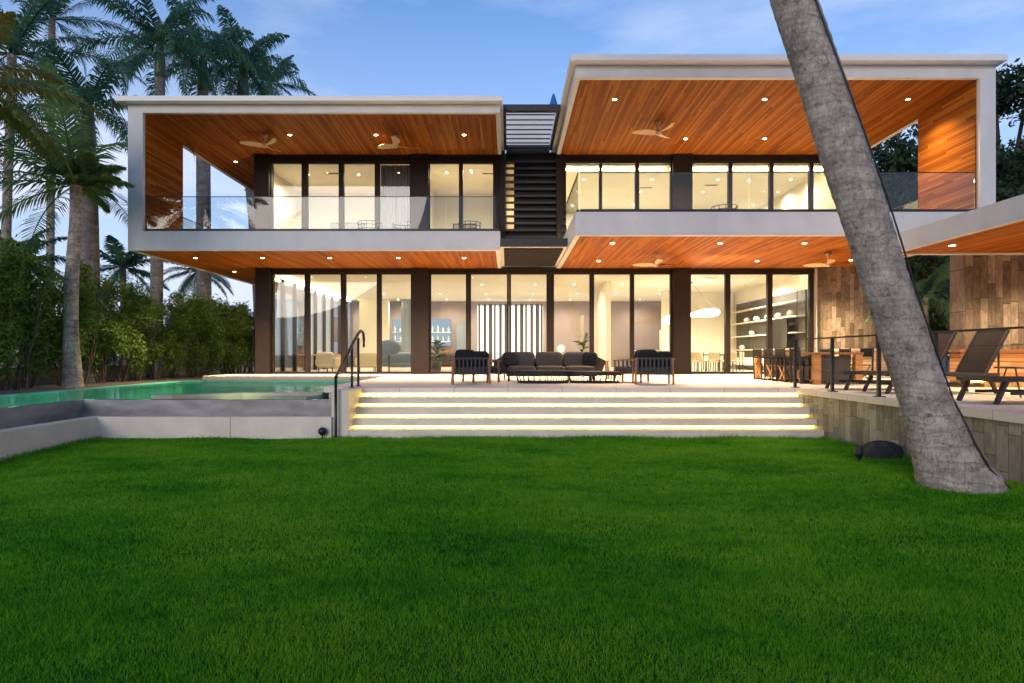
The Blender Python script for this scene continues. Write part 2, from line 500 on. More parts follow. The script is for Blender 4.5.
MT['tile_grey'] = mat_plain('wet_grey_pool_tile', (0.27, 0.25, 0.23), 0.35, var=0.35, scale=1.6, bmp=0.12, stretch=(1, 1, 3))
MT['pool_tile'] = mat_plain('green_pool_tile', (0.10, 0.42, 0.34), 0.4, var=0.25, scale=2.0, bmp=0.1)
MT['tan_stone'] = mat_plain('tan_coping_stone', (0.40, 0.32, 0.24), 0.6, var=0.12, scale=3, bmp=0.1)
MT['earth'] = mat_plain('bare_earth', (0.085, 0.065, 0.045), 0.95, var=0.35, scale=2.5, bmp=0.5)
MT['beige_wall'] = mat_plain('beige_boundary_wall', (0.36, 0.30, 0.25), 0.8, var=0.2, scale=1.5, bmp=0.2)
MT['rock'] = mat_plain('dark_rock', (0.030, 0.026, 0.022), 0.75, var=0.5, scale=9, bmp=0.6)
MT['blue_cloth'] = mat_plain('blue_parasol_cloth', (0.02, 0.13, 0.36), 0.8, var=0.1, scale=6, bmp=0.1)
MT['blue_int'] = mat_plain('slate_blue_upholstery', (0.10, 0.14, 0.19), 0.8, var=0.1, scale=20, bmp=0.1)
MT['bluegrey_panel'] = mat_plain('blue_grey_panel', (0.17, 0.20, 0.23), 0.5, var=0.15, scale=1.0, bmp=0, stretch=(8, 1, 0.3))
MT['cream_fabric'] = mat_plain('cream_upholstery', (0.55, 0.45, 0.31), 0.85, var=0.1, scale=20, bmp=0.1)
MT['curtain'] = mat_plain('grey_sheer_curtain', (0.34, 0.35, 0.36), 0.9, var=0.1, scale=6, bmp=0.0, stretch=(9, 9, 0.5))
MT['ceramic'] = mat_plain('white_ceramic', (0.7, 0.66, 0.58), 0.3, var=0.04, bmp=0)
MT['bottle'] = mat_plain('bottle_glass', (0.45, 0.50, 0.52), 0.1, var=0.4, scale=3, bmp=0)
MT['screen'] = mat_plain('switched_off_screen', (0.012, 0.012, 0.013), 0.12, var=0.1, bmp=0)
MT['trunk_grey'] = None
# ------------------------------------------------------------------ the setting
def struct(o, label=None):
    return tag(o, label, None, None, 'structure')

YF = 24.6                      # facade plane
ZL, Z1, Z1F, Z2 = -0.94, 4.08, 4.67, 8.43   # lawn, lower soffit, upper floor, upper soffit

g = MB()
g.quad((-3000, -3000, -1.06), (3000, -3000, -1.06), (3000, 3000, -1.06), (-3000, 3000, -1.06))
struct(g.build('ground', MT['earth']))

def mat_lawn():
    m, nt, out = new_mat('lawn_soil_and_thatch')
    oc = ocoord(nt)
    f = noise(nt, oc, 0.8, 5); f2 = noise(nt, oc, 60, 4)
    t = math_n(nt, 'ADD', math_n(nt, 'MULTIPLY', f, 0.5), math_n(nt, 'MULTIPLY', f2, 0.5))
    c = ramp(nt, t, [(0.3, (0.012, 0.035, 0.006)), (0.7, (0.03, 0.085, 0.012))])
    pbsdf(nt, out, c, 0.9, 0, bump(nt, f2, 0.8, 0.03), 0.1)
    return m

def lawn_h(x, y):
    return ZL + 0.03*np.sin(x*0.7+1.0)*np.sin(y*0.5) + 0.012*np.sin(x*2.3+y*1.7) - 0.02 + 0.05*np.exp(-((x-5.5)**2+(y-7.9)**2)/2.0)

nx, ny = 70, 90
xs = np.linspace(-8.2, 6.6, nx); ys = np.linspace(-8, 13.05, ny)
XX, YY = np.meshgrid(xs, ys)
VV = np.stack([XX.ravel(), YY.ravel(), lawn_h(XX, YY).ravel()], 1)
idx = np.arange(nx*ny).reshape(ny, nx)
FF = np.stack([idx[:-1, :-1].ravel(), idx[:-1, 1:].ravel(), idx[1:, 1:].ravel(), idx[1:, :-1].ravel()], 1)
struct(np_mesh('lawn', VV, FF, mat_lawn(), smooth=True))

rng = np.random.default_rng(7)
def blades(x0, x1, y0, y1, dens, h, w):
    n = int((x1-x0)*(y1-y0)*dens)
    x = rng.uniform(x0, x1, n); y = rng.uniform(y0, y1, n)
    # patchy tufts: height and lean vary over the lawn
    pt = 0.5+0.5*np.sin(x*3.1+2*np.sin(y*1.7))*np.sin(y*2.6+1.5*np.sin(x*1.3))
    hh = h*rng.uniform(0.55, 1.25, n)*(0.8+0.4*pt)
    th = rng.uniform(0, 2*PI, n); ln = rng.uniform(0.1, 1.0, n)*hh
    la = rng.uniform(0, 2*PI, n) + 0.0
    z = lawn_h(x, y)-0.004
    ww = w*rng.uniform(0.7, 1.3, n)/2
    V = np.empty((n, 3, 3), np.float32)
    V[:, 0] = np.stack([x-np.cos(th)*ww, y-np.sin(th)*ww, z], 1)
    V[:, 1] = np.stack([x+np.cos(th)*ww, y+np.sin(th)*ww, z], 1)
    V[:, 2] = np.stack([x+np.cos(la)*ln, y+np.sin(la)*ln, z+hh], 1)
    return V.reshape(-1, 3)
B = [blades(-8.15, 6.4, -2.0, 2.4, 900, 0.045, 0.010),
     blades(-4.5, 4.8, 2.4, 5.0, 14000, 0.036, 0.0050),
     blades(-6.8, 6.4, 5.0, 8.0, 7500, 0.037, 0.0075),
     blades(-8.15, 6.42, 8.0, 12.99, 4800, 0.038, 0.0105),
     blades(-8.15, -4.5, 2.4, 5.0, 4200, 0.037, 0.008), blades(4.8, 6.4, 2.4, 5.0, 4200, 0.037, 0.008), blades(-8.15, -6.8, 5.0, 8.0, 4800, 0.037, 0.009),
     blades(-8.2, 6.4, 12.9, 12.99, 2600, 0.085, 0.010), blades(-8.26, -8.15, 6.0, 12.99, 2600, 0.085, 0.010), blades(6.3, 6.42, 5.0, 13.0, 2600, 0.09, 0.010),
     blades(4.85, 6.25, 7.2, 8.5, 1500, 0.075, 0.009)]
B = np.concatenate(B)
def mat_grass():
    m, nt, out = new_mat('grass_blades')
    geo = node(nt, 'ShaderNodeNewGeometry')
    oc = ocoord(nt)
    f = noise(nt, scale_vec(nt, oc, (0.8, 1.4, 1)), 0.7, 5, 0.6); f3 = noise(nt, oc, 6.0, 4, 0.65)
    t = math_n(nt, 'ADD', math_n(nt, 'MULTIPLY', geo.outputs['Random Per Island'], 0.32), math_n(nt, 'ADD', math_n(nt, 'MULTIPLY', f, 0.75), math_n(nt, 'MULTIPLY', math_n(nt, 'SUBTRACT', f3, 0.27), 0.45)))
    c = ramp(nt, t, [(0.33, (0.014, 0.11, 0.005)), (0.56, (0.070, 0.32, 0.008)), (0.84, (0.24, 0.48, 0.024))])
    p = node(nt, 'ShaderNodeBsdfPrincipled'); nt.links.new(c, p.inputs['Base Color']); p.inputs['Roughness'].default_value = 0.6
    p.inputs['Specular IOR Level'].default_value = 0.15
    tl = node(nt, 'ShaderNodeBsdfTranslucent'); nt.links.new(c, tl.inputs['Color'])
    mx = node(nt, 'ShaderNodeMixShader'); mx.inputs[0].default_value = 0.35
    nt.links.new(p.outputs[0], mx.inputs[1]); nt.links.new(tl.outputs[0], mx.inputs[2])
    nt.links.new(mx.outputs[0], out.inputs['Surface'])
    return m
go = np_mesh('grass', B, np.arange(len(B)).reshape(-1, 3), mat_grass())
tag(go, 'short dense green grass of the lawn', None, None, 'stuff')

# planting bed and ground left of the pool, terrace paving
b = MB()
b.box(-60, -11.5, -30, 70, -1.05, -0.22)
struct(b.build('planting_bed', MT['earth']))
b = MB()
b.prism([(-10.6, 22.2), (-4.2, 22.2), (-4.2, 14.6), (-3.6, 14.2), (6.36, 14.2), (6.36, 2.0), (40, 2.0), (40, 24.4), (-10.6, 24.4)], -0.12, 0.0)
b.prism([(-10.5, 22.3), (-4.1, 22.3), (-4.1, 14.65), (-3.55, 14.36), (6.5, 14.36), (6.5, 2.1), (39.9, 2.1), (39.9, 24.4), (-10.5, 24.4)], -1.05, -0.12)
struct(b.build('terrace', MT['deck']))

# ------------------------------------------------------------------ swimming pool
pool = thing('swimming_pool', 'green lit infinity pool with dark grey overflow wall beside the white steps', 'pool', (-8.5, 16, -1.0))
b = MB()
b.quad((-11.35, -20, -1.5), (-8.9, -20, -1.5), (-8.9, 22.3, -1.5), (-11.35, 22.3, -1.5))
b.quad((-8.9, 13.4, -1.5), (-4.2, 13.4, -1.5), (-4.2, 22.3, -1.5), (-8.9, 22.3, -1.5))
b.quad((-11.35, -20, -1.5), (-11.35, 22.3, -1.5), (-11.35, 22.3, -0.2), (-11.35, -20, -0.2))
b.quad((-11.35, 22.28, -1.5), (-4.2, 22.28, -1.5), (-4.2, 22.28, -0.16), (-11.35, 22.28, -0.16))
b.quad((-4.22, 13.4, -1.5), (-4.22, 22.3, -1.5), (-4.22, 22.3, -0.16), (-4.22, 13.4, -0.16))
b.build('basin', MT['pool_tile'], pool, True)
b = MB()
b.box(-9.1, -8.9, -20, 13.4, -1.05, -0.215)
b.box(-9.1, -3.58, 13.4, 13.6, -1.05, -0.212)
b.build('overflow_wall', MT['tile_grey'], pool, True)
b = MB()
pts = [(-7.6, 13.62), (-6.2, 14.9), (-4.24, 14.9), (-4.24, 14.6), (-6.06, 14.6), (-7.15, 13.62)]
b.prism(pts, -0.6, -0.13)
b.build('coping', MT['tan_stone'], pool, True)
b = MB()
b.box(-11.7, -11.33, -20, 22.26, -0.28, -0.185)
b.build('edge_strip', MT['pool_tile'], pool, True)
for (x, y) in ((-9.4, 20.5), (-10.6, 15.5), (-6.6, 21.5), (-9.6, 11.0)):
    b = MB(); b.lathe([(0.10, 0), (0.10, 0.02), (0.02, 0.03)], (x, y, -1.48), 12)
    b.build('pool_light', mat_emit('pool_lamp', (0.5, 1.0, 0.8), 25), pool, True)
def point(name, loc, power, colr, rad=0.1, parent=None):
    d = bpy.data.lights.new(name, 'POINT'); d.energy = power; d.color = colr; d.shadow_soft_size = rad
    o = bpy.data.objects.new(name, d); col.objects.link(o); o.location = loc
    if parent is not None:
        o.parent = parent; o.location = Vector(loc)-chain_loc(parent)
    return o
def area(name, loc, power, colr, sx_, sy_, rot=(0, 0, 0), spread=180, parent=None):
    d = bpy.data.lights.new(name, 'AREA'); d.energy = power; d.color = colr; d.shape = 'RECTANGLE'; d.size = sx_; d.size_y = sy_; d.spread = R(spread)
    o = bpy.data.objects.new(name, d); col.objects.link(o); o.location = loc; o.rotation_euler = rot
    if parent is not None:
        o.parent = parent; o.location = Vector(loc)-chain_loc(parent)
    return o
def spot(name, loc, power, colr, ang=80, blend=0.6, rot=(0, 0, 0), rad=0.05, parent=None):
    d = bpy.data.lights.new(name, 'SPOT'); d.energy = power; d.color = colr; d.spot_size = R(ang); d.spot_blend = blend; d.shadow_soft_size = rad
    o = bpy.data.objects.new(name, d); col.objects.link(o); o.location = loc; o.rotation_euler = rot
    if parent is not None:
        o.parent = parent; o.location = Vector(loc)-chain_loc(parent)
    return o
PW = 60
for (x, y, pw_) in ((-10.4, 20.5, 4), (-10.2, 15.5, 13), (-6.6, 20.5, 2.5), (-10.2, 11.0, 16), (-10.2, 13.2, 13), (-10.2, 18, 7)):
    point('pool_lamp_light', (x, y, -0.75), pw_, (0.55, 1.0, 0.72), 0.15, pool)
point('spa_lamp_light', (-6.0, 14.2, -0.5), 7, (1.0, 0.92, 0.6), 0.1, pool)
b = MB(); b.lathe([(0.11, 0), (0.11, 0.02), (0.02, 0.03)], (-6.1, 14.1, -0.5), 12)
b.build('spa_light', MT['ring'], pool, True)

def mat_water():
    m, nt, out = new_mat('pool_water')
    oc = ocoord(nt)
    n1 = noise(nt, scale_vec(nt, oc, (1.0, 0.7, 1)), 5.0, 3); n2 = noise(nt, oc, 1.2, 2)
    h = math_n(nt, 'ADD', math_n(nt, 'MULTIPLY', n1, 0.4), n2)
    nrm = bump(nt, h, 0.35, 0.05)
    tr = node(nt, 'ShaderNodeBsdfTransparent'); tr.inputs[0].default_value = (0.62, 0.93, 0.85, 1)
    gl = node(nt, 'ShaderNodeBsdfGlossy'); gl.inputs['Roughness'].default_value = 0.06; gl.inputs['Color'].default_value = (0.85, 0.95, 0.92, 1)
    nt.links.new(nrm, gl.inputs['Normal'])
    fr = node(nt, 'ShaderNodeFresnel'); fr.inputs['IOR'].default_value = 1.33; nt.links.new(nrm, fr.inputs['Normal'])
    fac = math_n(nt, 'MULTIPLY', fr.outputs[0], 0.55, True)
    mx = node(nt, 'ShaderNodeMixShader')
    nt.links.new(fac, mx.inputs[0]); nt.links.new(tr.outputs[0], mx.inputs[1]); nt.links.new(gl.outputs[0], mx.inputs[2])
    nt.links.new(mx.outputs[0], out.inputs['Surface'])
    return m
b = MB()
b.quad((-11.35, -20, -0.2), (-8.9, -20, -0.2), (-8.9, 22.28, -0.2), (-11.35, 22.28, -0.2))
b.quad((-8.9, 13.4, -0.2), (-4.22, 13.4, -0.2), (-4.22, 22.28, -0.2), (-8.9, 22.28, -0.2))
struct(b.build('water', mat_water()))

# ------------------------------------------------------------------ low white wall, steps, retaining wall
w = MB()
w.prism([(-8.28, -8), (-8.28, 12.9), (-3.56, 12.9), (-3.56, 13.15), (-8.55, 13.15), (-8.55, -8)], -1.05, -0.52)
o = w.build('garden_wall', MT['pale_stone'], bevel=0.012)
tag(o, 'low pale stone wall edging the lawn below the grey pool wall', 'wall')
jm = MB()
for x in (-5.6,):
    jm.box(x-0.006, x+0.006, 12.894, 13.0, -0.95, -0.519)
jm.build('joint', MT['tile_grey'], o)

st = thing('stone_steps', 'wide pale stone steps with glowing yellow strips rising from lawn to terrace', 'steps', (1.6, 13.5, ZL))
ZS = (ZL, -0.80, -0.60, -0.385, -0.19, 0.0)
YS = (0, 13.0, 13.35, 13.65, 13.95, 14.2, 14.5)
for k in range(1, 6):
    y0 = YS[k]; zt = ZS[k]; zb = ZS[k-1]; th = 0.12 if k == 5 else zt-zb-0.055
    xl = -3.42 if k == 1 else -3.26
    b = MB()
    if k == 1:
        b.box(xl, 6.49, y0, YS[2]+0.15, ZL-0.1, zt)
    elif k < 5:
        b.box(xl, 6.49, y0-0.03, YS[k+1]+0.14, zt-th, zt)
    if k > 1:
        b.box(xl+0.02, 6.48, y0+0.10, y0+0.135, zb-0.04, zt-th-0.001)
    b.build('tread' if k < 5 else 'riser', MT['pale_stone'], st, True)
    if k >= 2:
        l = MB(); l.box(xl+0.05, 6.46, y0+0.078, y0+0.098, zb+0.012, zt-th-0.004)
        l.build('led_strip', MT['led'], st, True)
b = MB()
b.box(-3.58, -3.23, 12.98, 14.6, -1.05, 0.012)
b.build('cheek_block', MT['pale_stone'], st, True)
# terrace nosing over the top riser is the terrace slab itself

rw = thing('retaining_wall', 'stone strip retaining wall under the sun lounger terrace', 'wall', (6.5, 8, ZL))
b = MB(); b.box(6.42, 6.6, 2.0, 14.15, -1.05, -0.121)
b.build('facing', MT['stone_side'], rw, True)

# ------------------------------------------------------------------ the house
house = thing('house', 'two storey modern house with white framed balconies, cedar ceilings and lit glass walls', 'house', (1, YF, 0))
def hb(name, mat, *boxes, parent=None, bevel=0):
    b = MB()
    for q in boxes: b.box(*q)
    return b.build(name, mat, parent or house, True, bevel=bevel)
def px(x): return (x-508)*YF/640

# left wing: roof, frame, slab
LX0, LX1, LY = -12.0, -0.25, 20.2
RX0, RX1, RY = 1.86, 13.46, 17.66
roof = hb('roof', MT['white'], (LX0, LX1, LY, 37, Z2+0.012, 8.64), (RX0, RX1, RY, 37, Z2+0.012, 8.73), (LX1+0.002, RX0-0.002, 25.4, 36.9, Z2+0.02, 8.60))
hb('roof_cap', MT['white_cap'], (LX0-0.25, LX1+0.08, LY-0.28, 37.2, 8.642, 8.81), (RX0-0.16, RX1+0.12, RY-0.28, 37.2, 8.732, 8.91), parent=roof, bevel=0.012)
def trim_u(x0, x1, y0, z0, z1, t=0.14):
    return [(x0, x1, y0, y0+t, z0, z1), (x0, x0+t, y0+t, YF+9, z0, z1), (x1-t, x1, y0+t, YF-0.2, z0, z1)]
hb('fascia_trim', MT['white'], *trim_u(LX0, LX1, LY, Z2-0.05, Z2+0.01), *trim_u(RX0, RX1, RY, Z2-0.05, Z2+0.01), parent=roof)
hb('soffit', MT['soffit'], (LX0+0.142, LX1-0.142, LY+0.142, YF+9, Z2-0.03, Z2+0.008))
hb('soffit', MT['soffit'], (RX0+0.142, RX1-0.142, RY+0.142, YF+9, Z2-0.03, Z2+0.008))
slab = hb('balcony_slab', MT['white'], (LX0, LX1, LY, YF-0.2, Z1+0.012, 4.64), (LX0, -9.7, YF-0.2, 36, Z1+0.012, 4.64))
hb('slab_trim', MT['white'], (LX0, LX1, LY, LY+0.14, Z1-0.05, Z1+0.01), (LX0, LX0+0.14, LY+0.14, 36, Z1-0.05, Z1+0.01), (LX1-0.14, LX1, LY+0.14, YF-0.2, Z1-0.05, Z1+0.01), parent=slab)
slab2 = hb('balcony_slab', MT['white'], (RX0, RX1, RY, YF-0.2, Z1+0.012, 4.68), (12.9, RX1, YF-0.2, 36, Z1+0.012, 4.68))
hb('slab_trim', MT['white'], (RX0, RX1, RY, RY+0.14, Z1-0.05, Z1+0.01), (RX0, RX0+0.14, RY+0.14, YF-0.2, Z1-0.05, Z1+0.01), (RX1-0.14, RX1, RY+0.14, 36, Z1-0.05, Z1+0.01), parent=slab2)
hb('soffit', MT['soffit'], (LX0+0.142, LX1-0.142, LY+0.142, YF-0.05, Z1-0.03, Z1+0.008), (LX0+0.142, -9.3, YF-0.05, 36, Z1-0.03, Z1+0.008))
hb('soffit', MT['soffit'], (RX0+0.142, RX1-0.142, RY+0.142, YF-0.05, Z1-0.03, Z1+0.008))
# end walls of the two boxes, clad in cedar inside
ew = hb('end_wall', MT['white'], (LX0, -11.53, LY, 22.6, 4.642, Z2-0.052))
hb('wall_cladding', MT['cladding'], (-11.529, -11.48, LY+0.142, 22.61, 4.645, Z2-0.032), (LX0+0.01, -11.53, 22.602, 22.63, 4.645, Z2-0.052), parent=ew)
ew = hb('end_wall', MT['white'], (13.03, RX1, RY, 20.25, 4.682, Z2-0.052))
hb('wall_cladding', MT['cladding'], (12.98, 13.029, RY+0.142, 20.26, 4.685, Z2-0.032), (13.03, RX1-0.01, 20.252, 20.28, 4.685, Z2-0.052), parent=ew)

# glass balustrades
def balustrade(segs, z, hgt=1.1):
    """segs: list of runs [(p0,p1,panels)]"""
    ch = MB(); rl = MB()
    for (p0, p1, n) in segs:
        ch.bar((*p0, z+0.045), (*p1, z+0.045), 0.07, 0.09)
        rl.bar((*p0, z+hgt+0.01), (*p1, z+hgt+0.01), 0.03, 0.02)
    bo = ch.build('balustrade', MT['black_metal'], house, True)
    rl.build('top_rail', MT['black_metal'], bo, True)
    for (p0, p1, n) in segs:
        p0, p1 = Vector((*p0, 0)), Vector((*p1, 0))
        for i in range(n):
            a = p0.lerp(p1, (i+0.006)/n); c = p0.lerp(p1, (i+0.994)/n)
            q = MB(); q.bar((a.x, a.y, z+hgt/2+0.045), (c.x, c.y, z+hgt/2+0.045), 0.016, hgt-0.09)
            q.build('glass_panel', MT['rail_glass'], bo, True)
balustrade([((-11.46, LY+0.10), (-0.38, LY+0.10), 7), ((-0.33, LY+0.12), (-0.33, YF-0.25), 3), ((-11.86, 22.7), (-11.86, 34), 6)], 4.64, 1.1)
balustrade([((RX0+0.14, RY+0.10), (12.95, RY+0.10), 7), ((RX0+0.09, RY+0.13), (RX0+0.09, YF-0.25), 4), ((13.36, 20.4), (13.36, 33), 6)], 4.68, 1.1)

# columns and beams on the facade plane
for (a, c) in ((258, 272), (412.5, 429.5), (672, 689)):
    hb('column', MT['bronze'], (px(a), px(c), YF-0.28, YF+0.32, 0.0, Z1-0.032))
for (a, c) in ((256.5, 271), (411.5, 429), (671.5, 691)):
    hb('column', MT['bronze'], (px(a), px(c), YF-0.24, YF+0.32, 4.60, Z2-0.032))
for (a, c) in ((272, 412.5), (429.5, 672), (689, 813)):
    hb('head_beam', MT['bronze'], (px(a), px(c), YF-0.1, YF+0.25, 3.87, Z1-0.033))
for (a, c) in ((271, 411.5), (429, 502), (563, 671.5), (691, 842)):
    hb('head_beam', MT['bronze'], (px(a), px(c), YF-0.12, YF+0.25, 8.13, Z2-0.033))

def windows(panes, z0, z1, lo, hi):
    """each pane is a window part (its frame) with a glass pane under it"""
    n = len(panes)
    for i, (a, c) in enumerate(panes):
        l = lo if i == 0 else (panes[i-1][1]+a)/2
        r = hi if i == n-1 else (c+panes[i+1][0])/2
        x0, x1, xa, xc = px(l)+0.003, px(r)-0.003, px(a), px(c)
        f = hb('window', MT['bronze'], (x0, xa, YF-0.06, YF+0.1, z0, z1), (xc, x1, YF-0.06, YF+0.1, z0, z1), (xa, xc, YF-0.05, YF+0.09, z0, z0+0.09), (xa, xc, YF-0.05, YF+0.09, z1-0.04, z1))
        p = MB(); p.box(xa-0.02, xc+0.02, YF+0.012, YF+0.03, z0+0.07, z1-0.02)
        p.build('pane', MT['glass'], f, True)
G1 = [(273.5, 305), (310, 341), (346, 377), (381.6, 411)]
G2 = [(431, 466), (471, 507), (511, 546.5), (554, 589.5), (594, 630), (634, 670)]
G3 = [(690.5, 725), (730, 767), (772, 809)]
windows(G1, 0.0, 3.868, 272, 412.5)
windows(G2, 0.0, 3.868, 429.5, 672)
windows(G3, 0.0, 3.868, 689, 813)
U1 = [(271.8, 302), (308, 339), (344, 375), (380, 410)]
U2 = [(430, 459), (463, 493)]
U3 = [(566, 599), (602, 635), (639, 670)]
U4 = [(692, 728), (732, 769), (773, 809), (813, 838)]
windows(U1, 4.645, 8.128, 271, 411.5)
windows(U2, 4.645, 8.128, 429, 500)
windows(U3, 4.685, 8.128, 563, 671.5)
windows(U4, 4.685, 8.128, 691, 842)

# stone pier at the right end of the ground floor
hb('stone_pier', MT['stone_strip'], (px(815), px(869), YF-0.45, YF+8, -0.02, Z1-0.033))
hb('pier_trim', MT['white'], (px(813.5), px(815)-0.004, YF-0.2, YF+0.3, 0.0, Z1-0.034))

# centre bay: louvre screen, dark bay wall, louvre roof, soffit tray
bay = hb('bay_wall', MT['bronze'], (px(500), px(505), YF-0.2, YF+0.2, 4.60, Z2+0.1), (px(556), px(563), YF-0.2, YF+0.2, 4.60, Z2+0.1), (px(514), px(556)-0.004, YF+0.05, YF+0.15, 4.6, Z2+0.1), (px(505)+0.004, px(514), YF+0.04, YF+0.16, 5.3, 5.55), (px(505)+0.004, px(514), YF+0.04, YF+0.16, 8.1, 8.5))
b = MB()
z = 4.72
while z < 8.25:
    b.cbox(((px(505)+px(556))/2, YF-0.12, z), (px(556)-px(505)-0.01, 0.07, 0.085))
    z += 0.262
b.build('louvre_screen', MT['black_metal'], house, True)
b = MB()
b.box(LX1+0.09, RX0-0.17, 20.55, 20.75, 8.58, 8.78)
b.box(LX1+0.09, LX1+0.19, 20.752, YF, 8.60, 8.78); b.box(RX0-0.27, RX0-0.17, 20.752, YF, 8.60, 8.78)
for i in range(8):
    y = 21.2+i*0.47
    b.cbox(((LX1+RX0-0.17)/2, y, 8.69), (RX0-LX1-0.46, 0.13, 0.035), rx=R(25))
b.box(LX1+0.19, RX0-0.27, YF-0.1, YF+0.2, 8.45, 8.78)
b.build('louvre_roof', MT['black_metal'], house, True)
hb('bay_floor', MT['white'], (LX1+0.003, RX0-0.003, 20.0, YF-0.25, Z1+0.02, 4.3))
hb('bay_soffit', MT['charcoal'], (LX1+0.12, RX0-0.12, 20.15, YF-0.6, Z1-0.02, Z1+0.018))
hb('bay_beam', MT['black_metal'], (LX1+0.005, RX0-0.005, 19.9, 19.998, Z1+0.03, 4.36))
hb('roof_tower', MT['white'], (LX1-0.3, RX0+0.5, 26.2, 29.5, 8.60, 10.75))

# interiors: ground floor
hb('interior_floor', MT['int_floor'], (-9.5, 13.5, YF-0.199, 42, -0.06, 0.004))
hb('interior_ceiling', MT['int_ceil'], (-9.5, 13.5, YF+0.26, 42, 3.97, 4.05))
hb('interior_wall', MT['int_mauve'], (-9.5, 12.0, 38.6, 38.8, 0.004, 3.969))
hb('interior_wall', MT['int_wall'], (-8.6, -6.9, 37.0, 37.2, 0.004, 3.969), (px(812)+0.05, px(812)+0.2, YF+0.26, 38.6, 0.004, 3.969))
hb('interior_wall', MT['int_wall'], (4.3, 4.5, 28.0, 33.5, 0.004, 3.969))
hb('interior_wall', MT['int_wall'], (7.9, 8.6, 32.6, 33.0, 0.004, 3.969), (9.1, 11.6, 33.0, 33.2, 0.004, 3.969))
hb('interior_wall', MT['bluegrey_panel'], (-6.2, -5.2, 37.2, 37.3, 0.004, 3.969), (-3.1, -2.4, 38.4, 38.5, 0.004, 2.6))
# left glass side wall of the living room
for i in range(9):
    y = YF+0.5+i*1.5
    f = hb('side_window', MT['bronze'], (-9.45, -9.3, y, y+0.12, 0.004, 3.96))
    p = MB(); p.box(-9.39, -9.37, y+0.12, y+1.5, 0.01, 3.95)
    p.build('pane', MT['glass'], f, True)
# striped light screen wall
lw = hb('light_screen', mat_emit('backlit_screen', (1.0, 0.90, 0.70), 1.15), (-1.75, 2.0, 36.6, 36.65, 0.05, 3.55))
b = MB()
for i in range(13):
    x = -1.68+i*0.295
    b.box(x, x+0.10+0.05*((i*7) % 3), 36.2, 36.45, 0.01, 3.62)
b.build('slat', MT['int_dark'], lw, True)
# upper rooms
hb('upper_floor', MT['int_floor'], (-9.5, 12.9, YF-0.19, 35, 4.52, 4.63))
hb('interior_ceiling', MT['int_ceil'], (-9.5, 12.9, YF+0.26, 35, 8.17, 8.25))
hb('interior_wall', MT['int_wall'], (-9.5, -0.2, 29.6, 29.75, 4.63, 8.169), (2.0, 12.8, 32.6, 32.75, 4.63, 8.169), (-9.65, -9.5, YF+0.3, 29.6, 4.63, 8.169), (12.75, 12.9, YF+0.3, 32.6, 4.63, 8.169), (-0.19, -0.05, YF+0.26, 33, 4.63, 8.169), (1.9, 1.99, YF+0.26, 33, 4.63, 8.169), (-3.55, -3.4, YF+0.35, 29.6, 4.63, 8.169))
hb('interior_wall', MT['int_wall'], (-0.045, 1.895, 27.2, 27.3, 4.63, 8.169))
hb('stair_wall', MT['int_mauve'], (11.4, 11.5, 26.6, 32.5, 4.63, 6.6))
hb('cove_light', MT['cove'], (px(566), px(669), YF+0.62, YF+0.7, 8.02, 8.10), (px(692), px(838), YF+0.62, YF+0.7, 8.02, 8.10))
hb('cove_light', MT['cove'], (-9.15, -9.1, 25.5, 37, 3.82, 3.88))
for (a, c) in ((275, 410), (432, 555), (555, 670), (692, 808)):
    hb('cove_light', MT['cove'], (px(a), px(c), YF+0.60, YF+0.66, 3.90, 3.95))
hb('ceiling_bulkhead', MT['int_ceil'], (px(273), px(810), YF+0.26, YF+0.54, 3.86, 3.969))
hb('ceiling_bulkhead', MT['int_ceil'], (px(566), px(838), YF+0.26, YF+0.55, 8.09, 8.169))
# curtain and dark room behind the fourth upper window
b = MB()
N = 46; x0, x1 = px(379), px(412)
for i in range(N):
    a = x0+(x1-x0)*i/N; c = x0+(x1-x0)*(i+1)/N
    ya = YF+0.36+0.035*math.sin(i*1.5); yc = YF+0.36+0.035*math.sin((i+1)*1.5)
    b.quad((a, ya, 4.64), (c, yc, 4.64), (c, yc, 8.13), (a, ya, 8.13))
b.build('curtain', MT['curtain'], house, True, smooth=True)

# ------------------------------------------------------------------ poolside pavilion on the right
pv = thing('pavilion', 'flat roofed poolside pavilion with cedar ceiling and stone wall at the right', 'pavilion', (14, 10, 0))
PX, PZ = 8.55, 3.03
r_ = MB(); r_.box(PX, 30, 2.0, 14.35, PZ+0.012, 3.40)
pr = r_.build('roof', MT['white'], pv, True)
b = MB(); b.box(PX, PX+0.12, 2.0, 14.35, PZ-0.04, PZ+0.01); b.box(PX+0.12, 30, 14.2, 14.35, PZ-0.06, PZ+0.01)
b.build('fascia_trim', MT['white'], pr, True)
b = MB(); b.box(PX+0.122, 29.9, 2.1, 14.198, PZ-0.03, PZ+0.008)
b.build('soffit', MT['soffit'], pv, True)
b = MB(); b.box(10.22, 30, 14.36, 14.8, 0.0, PZ+0.3)
b.build('stone_wall', MT['stone_strip'], pv, True)
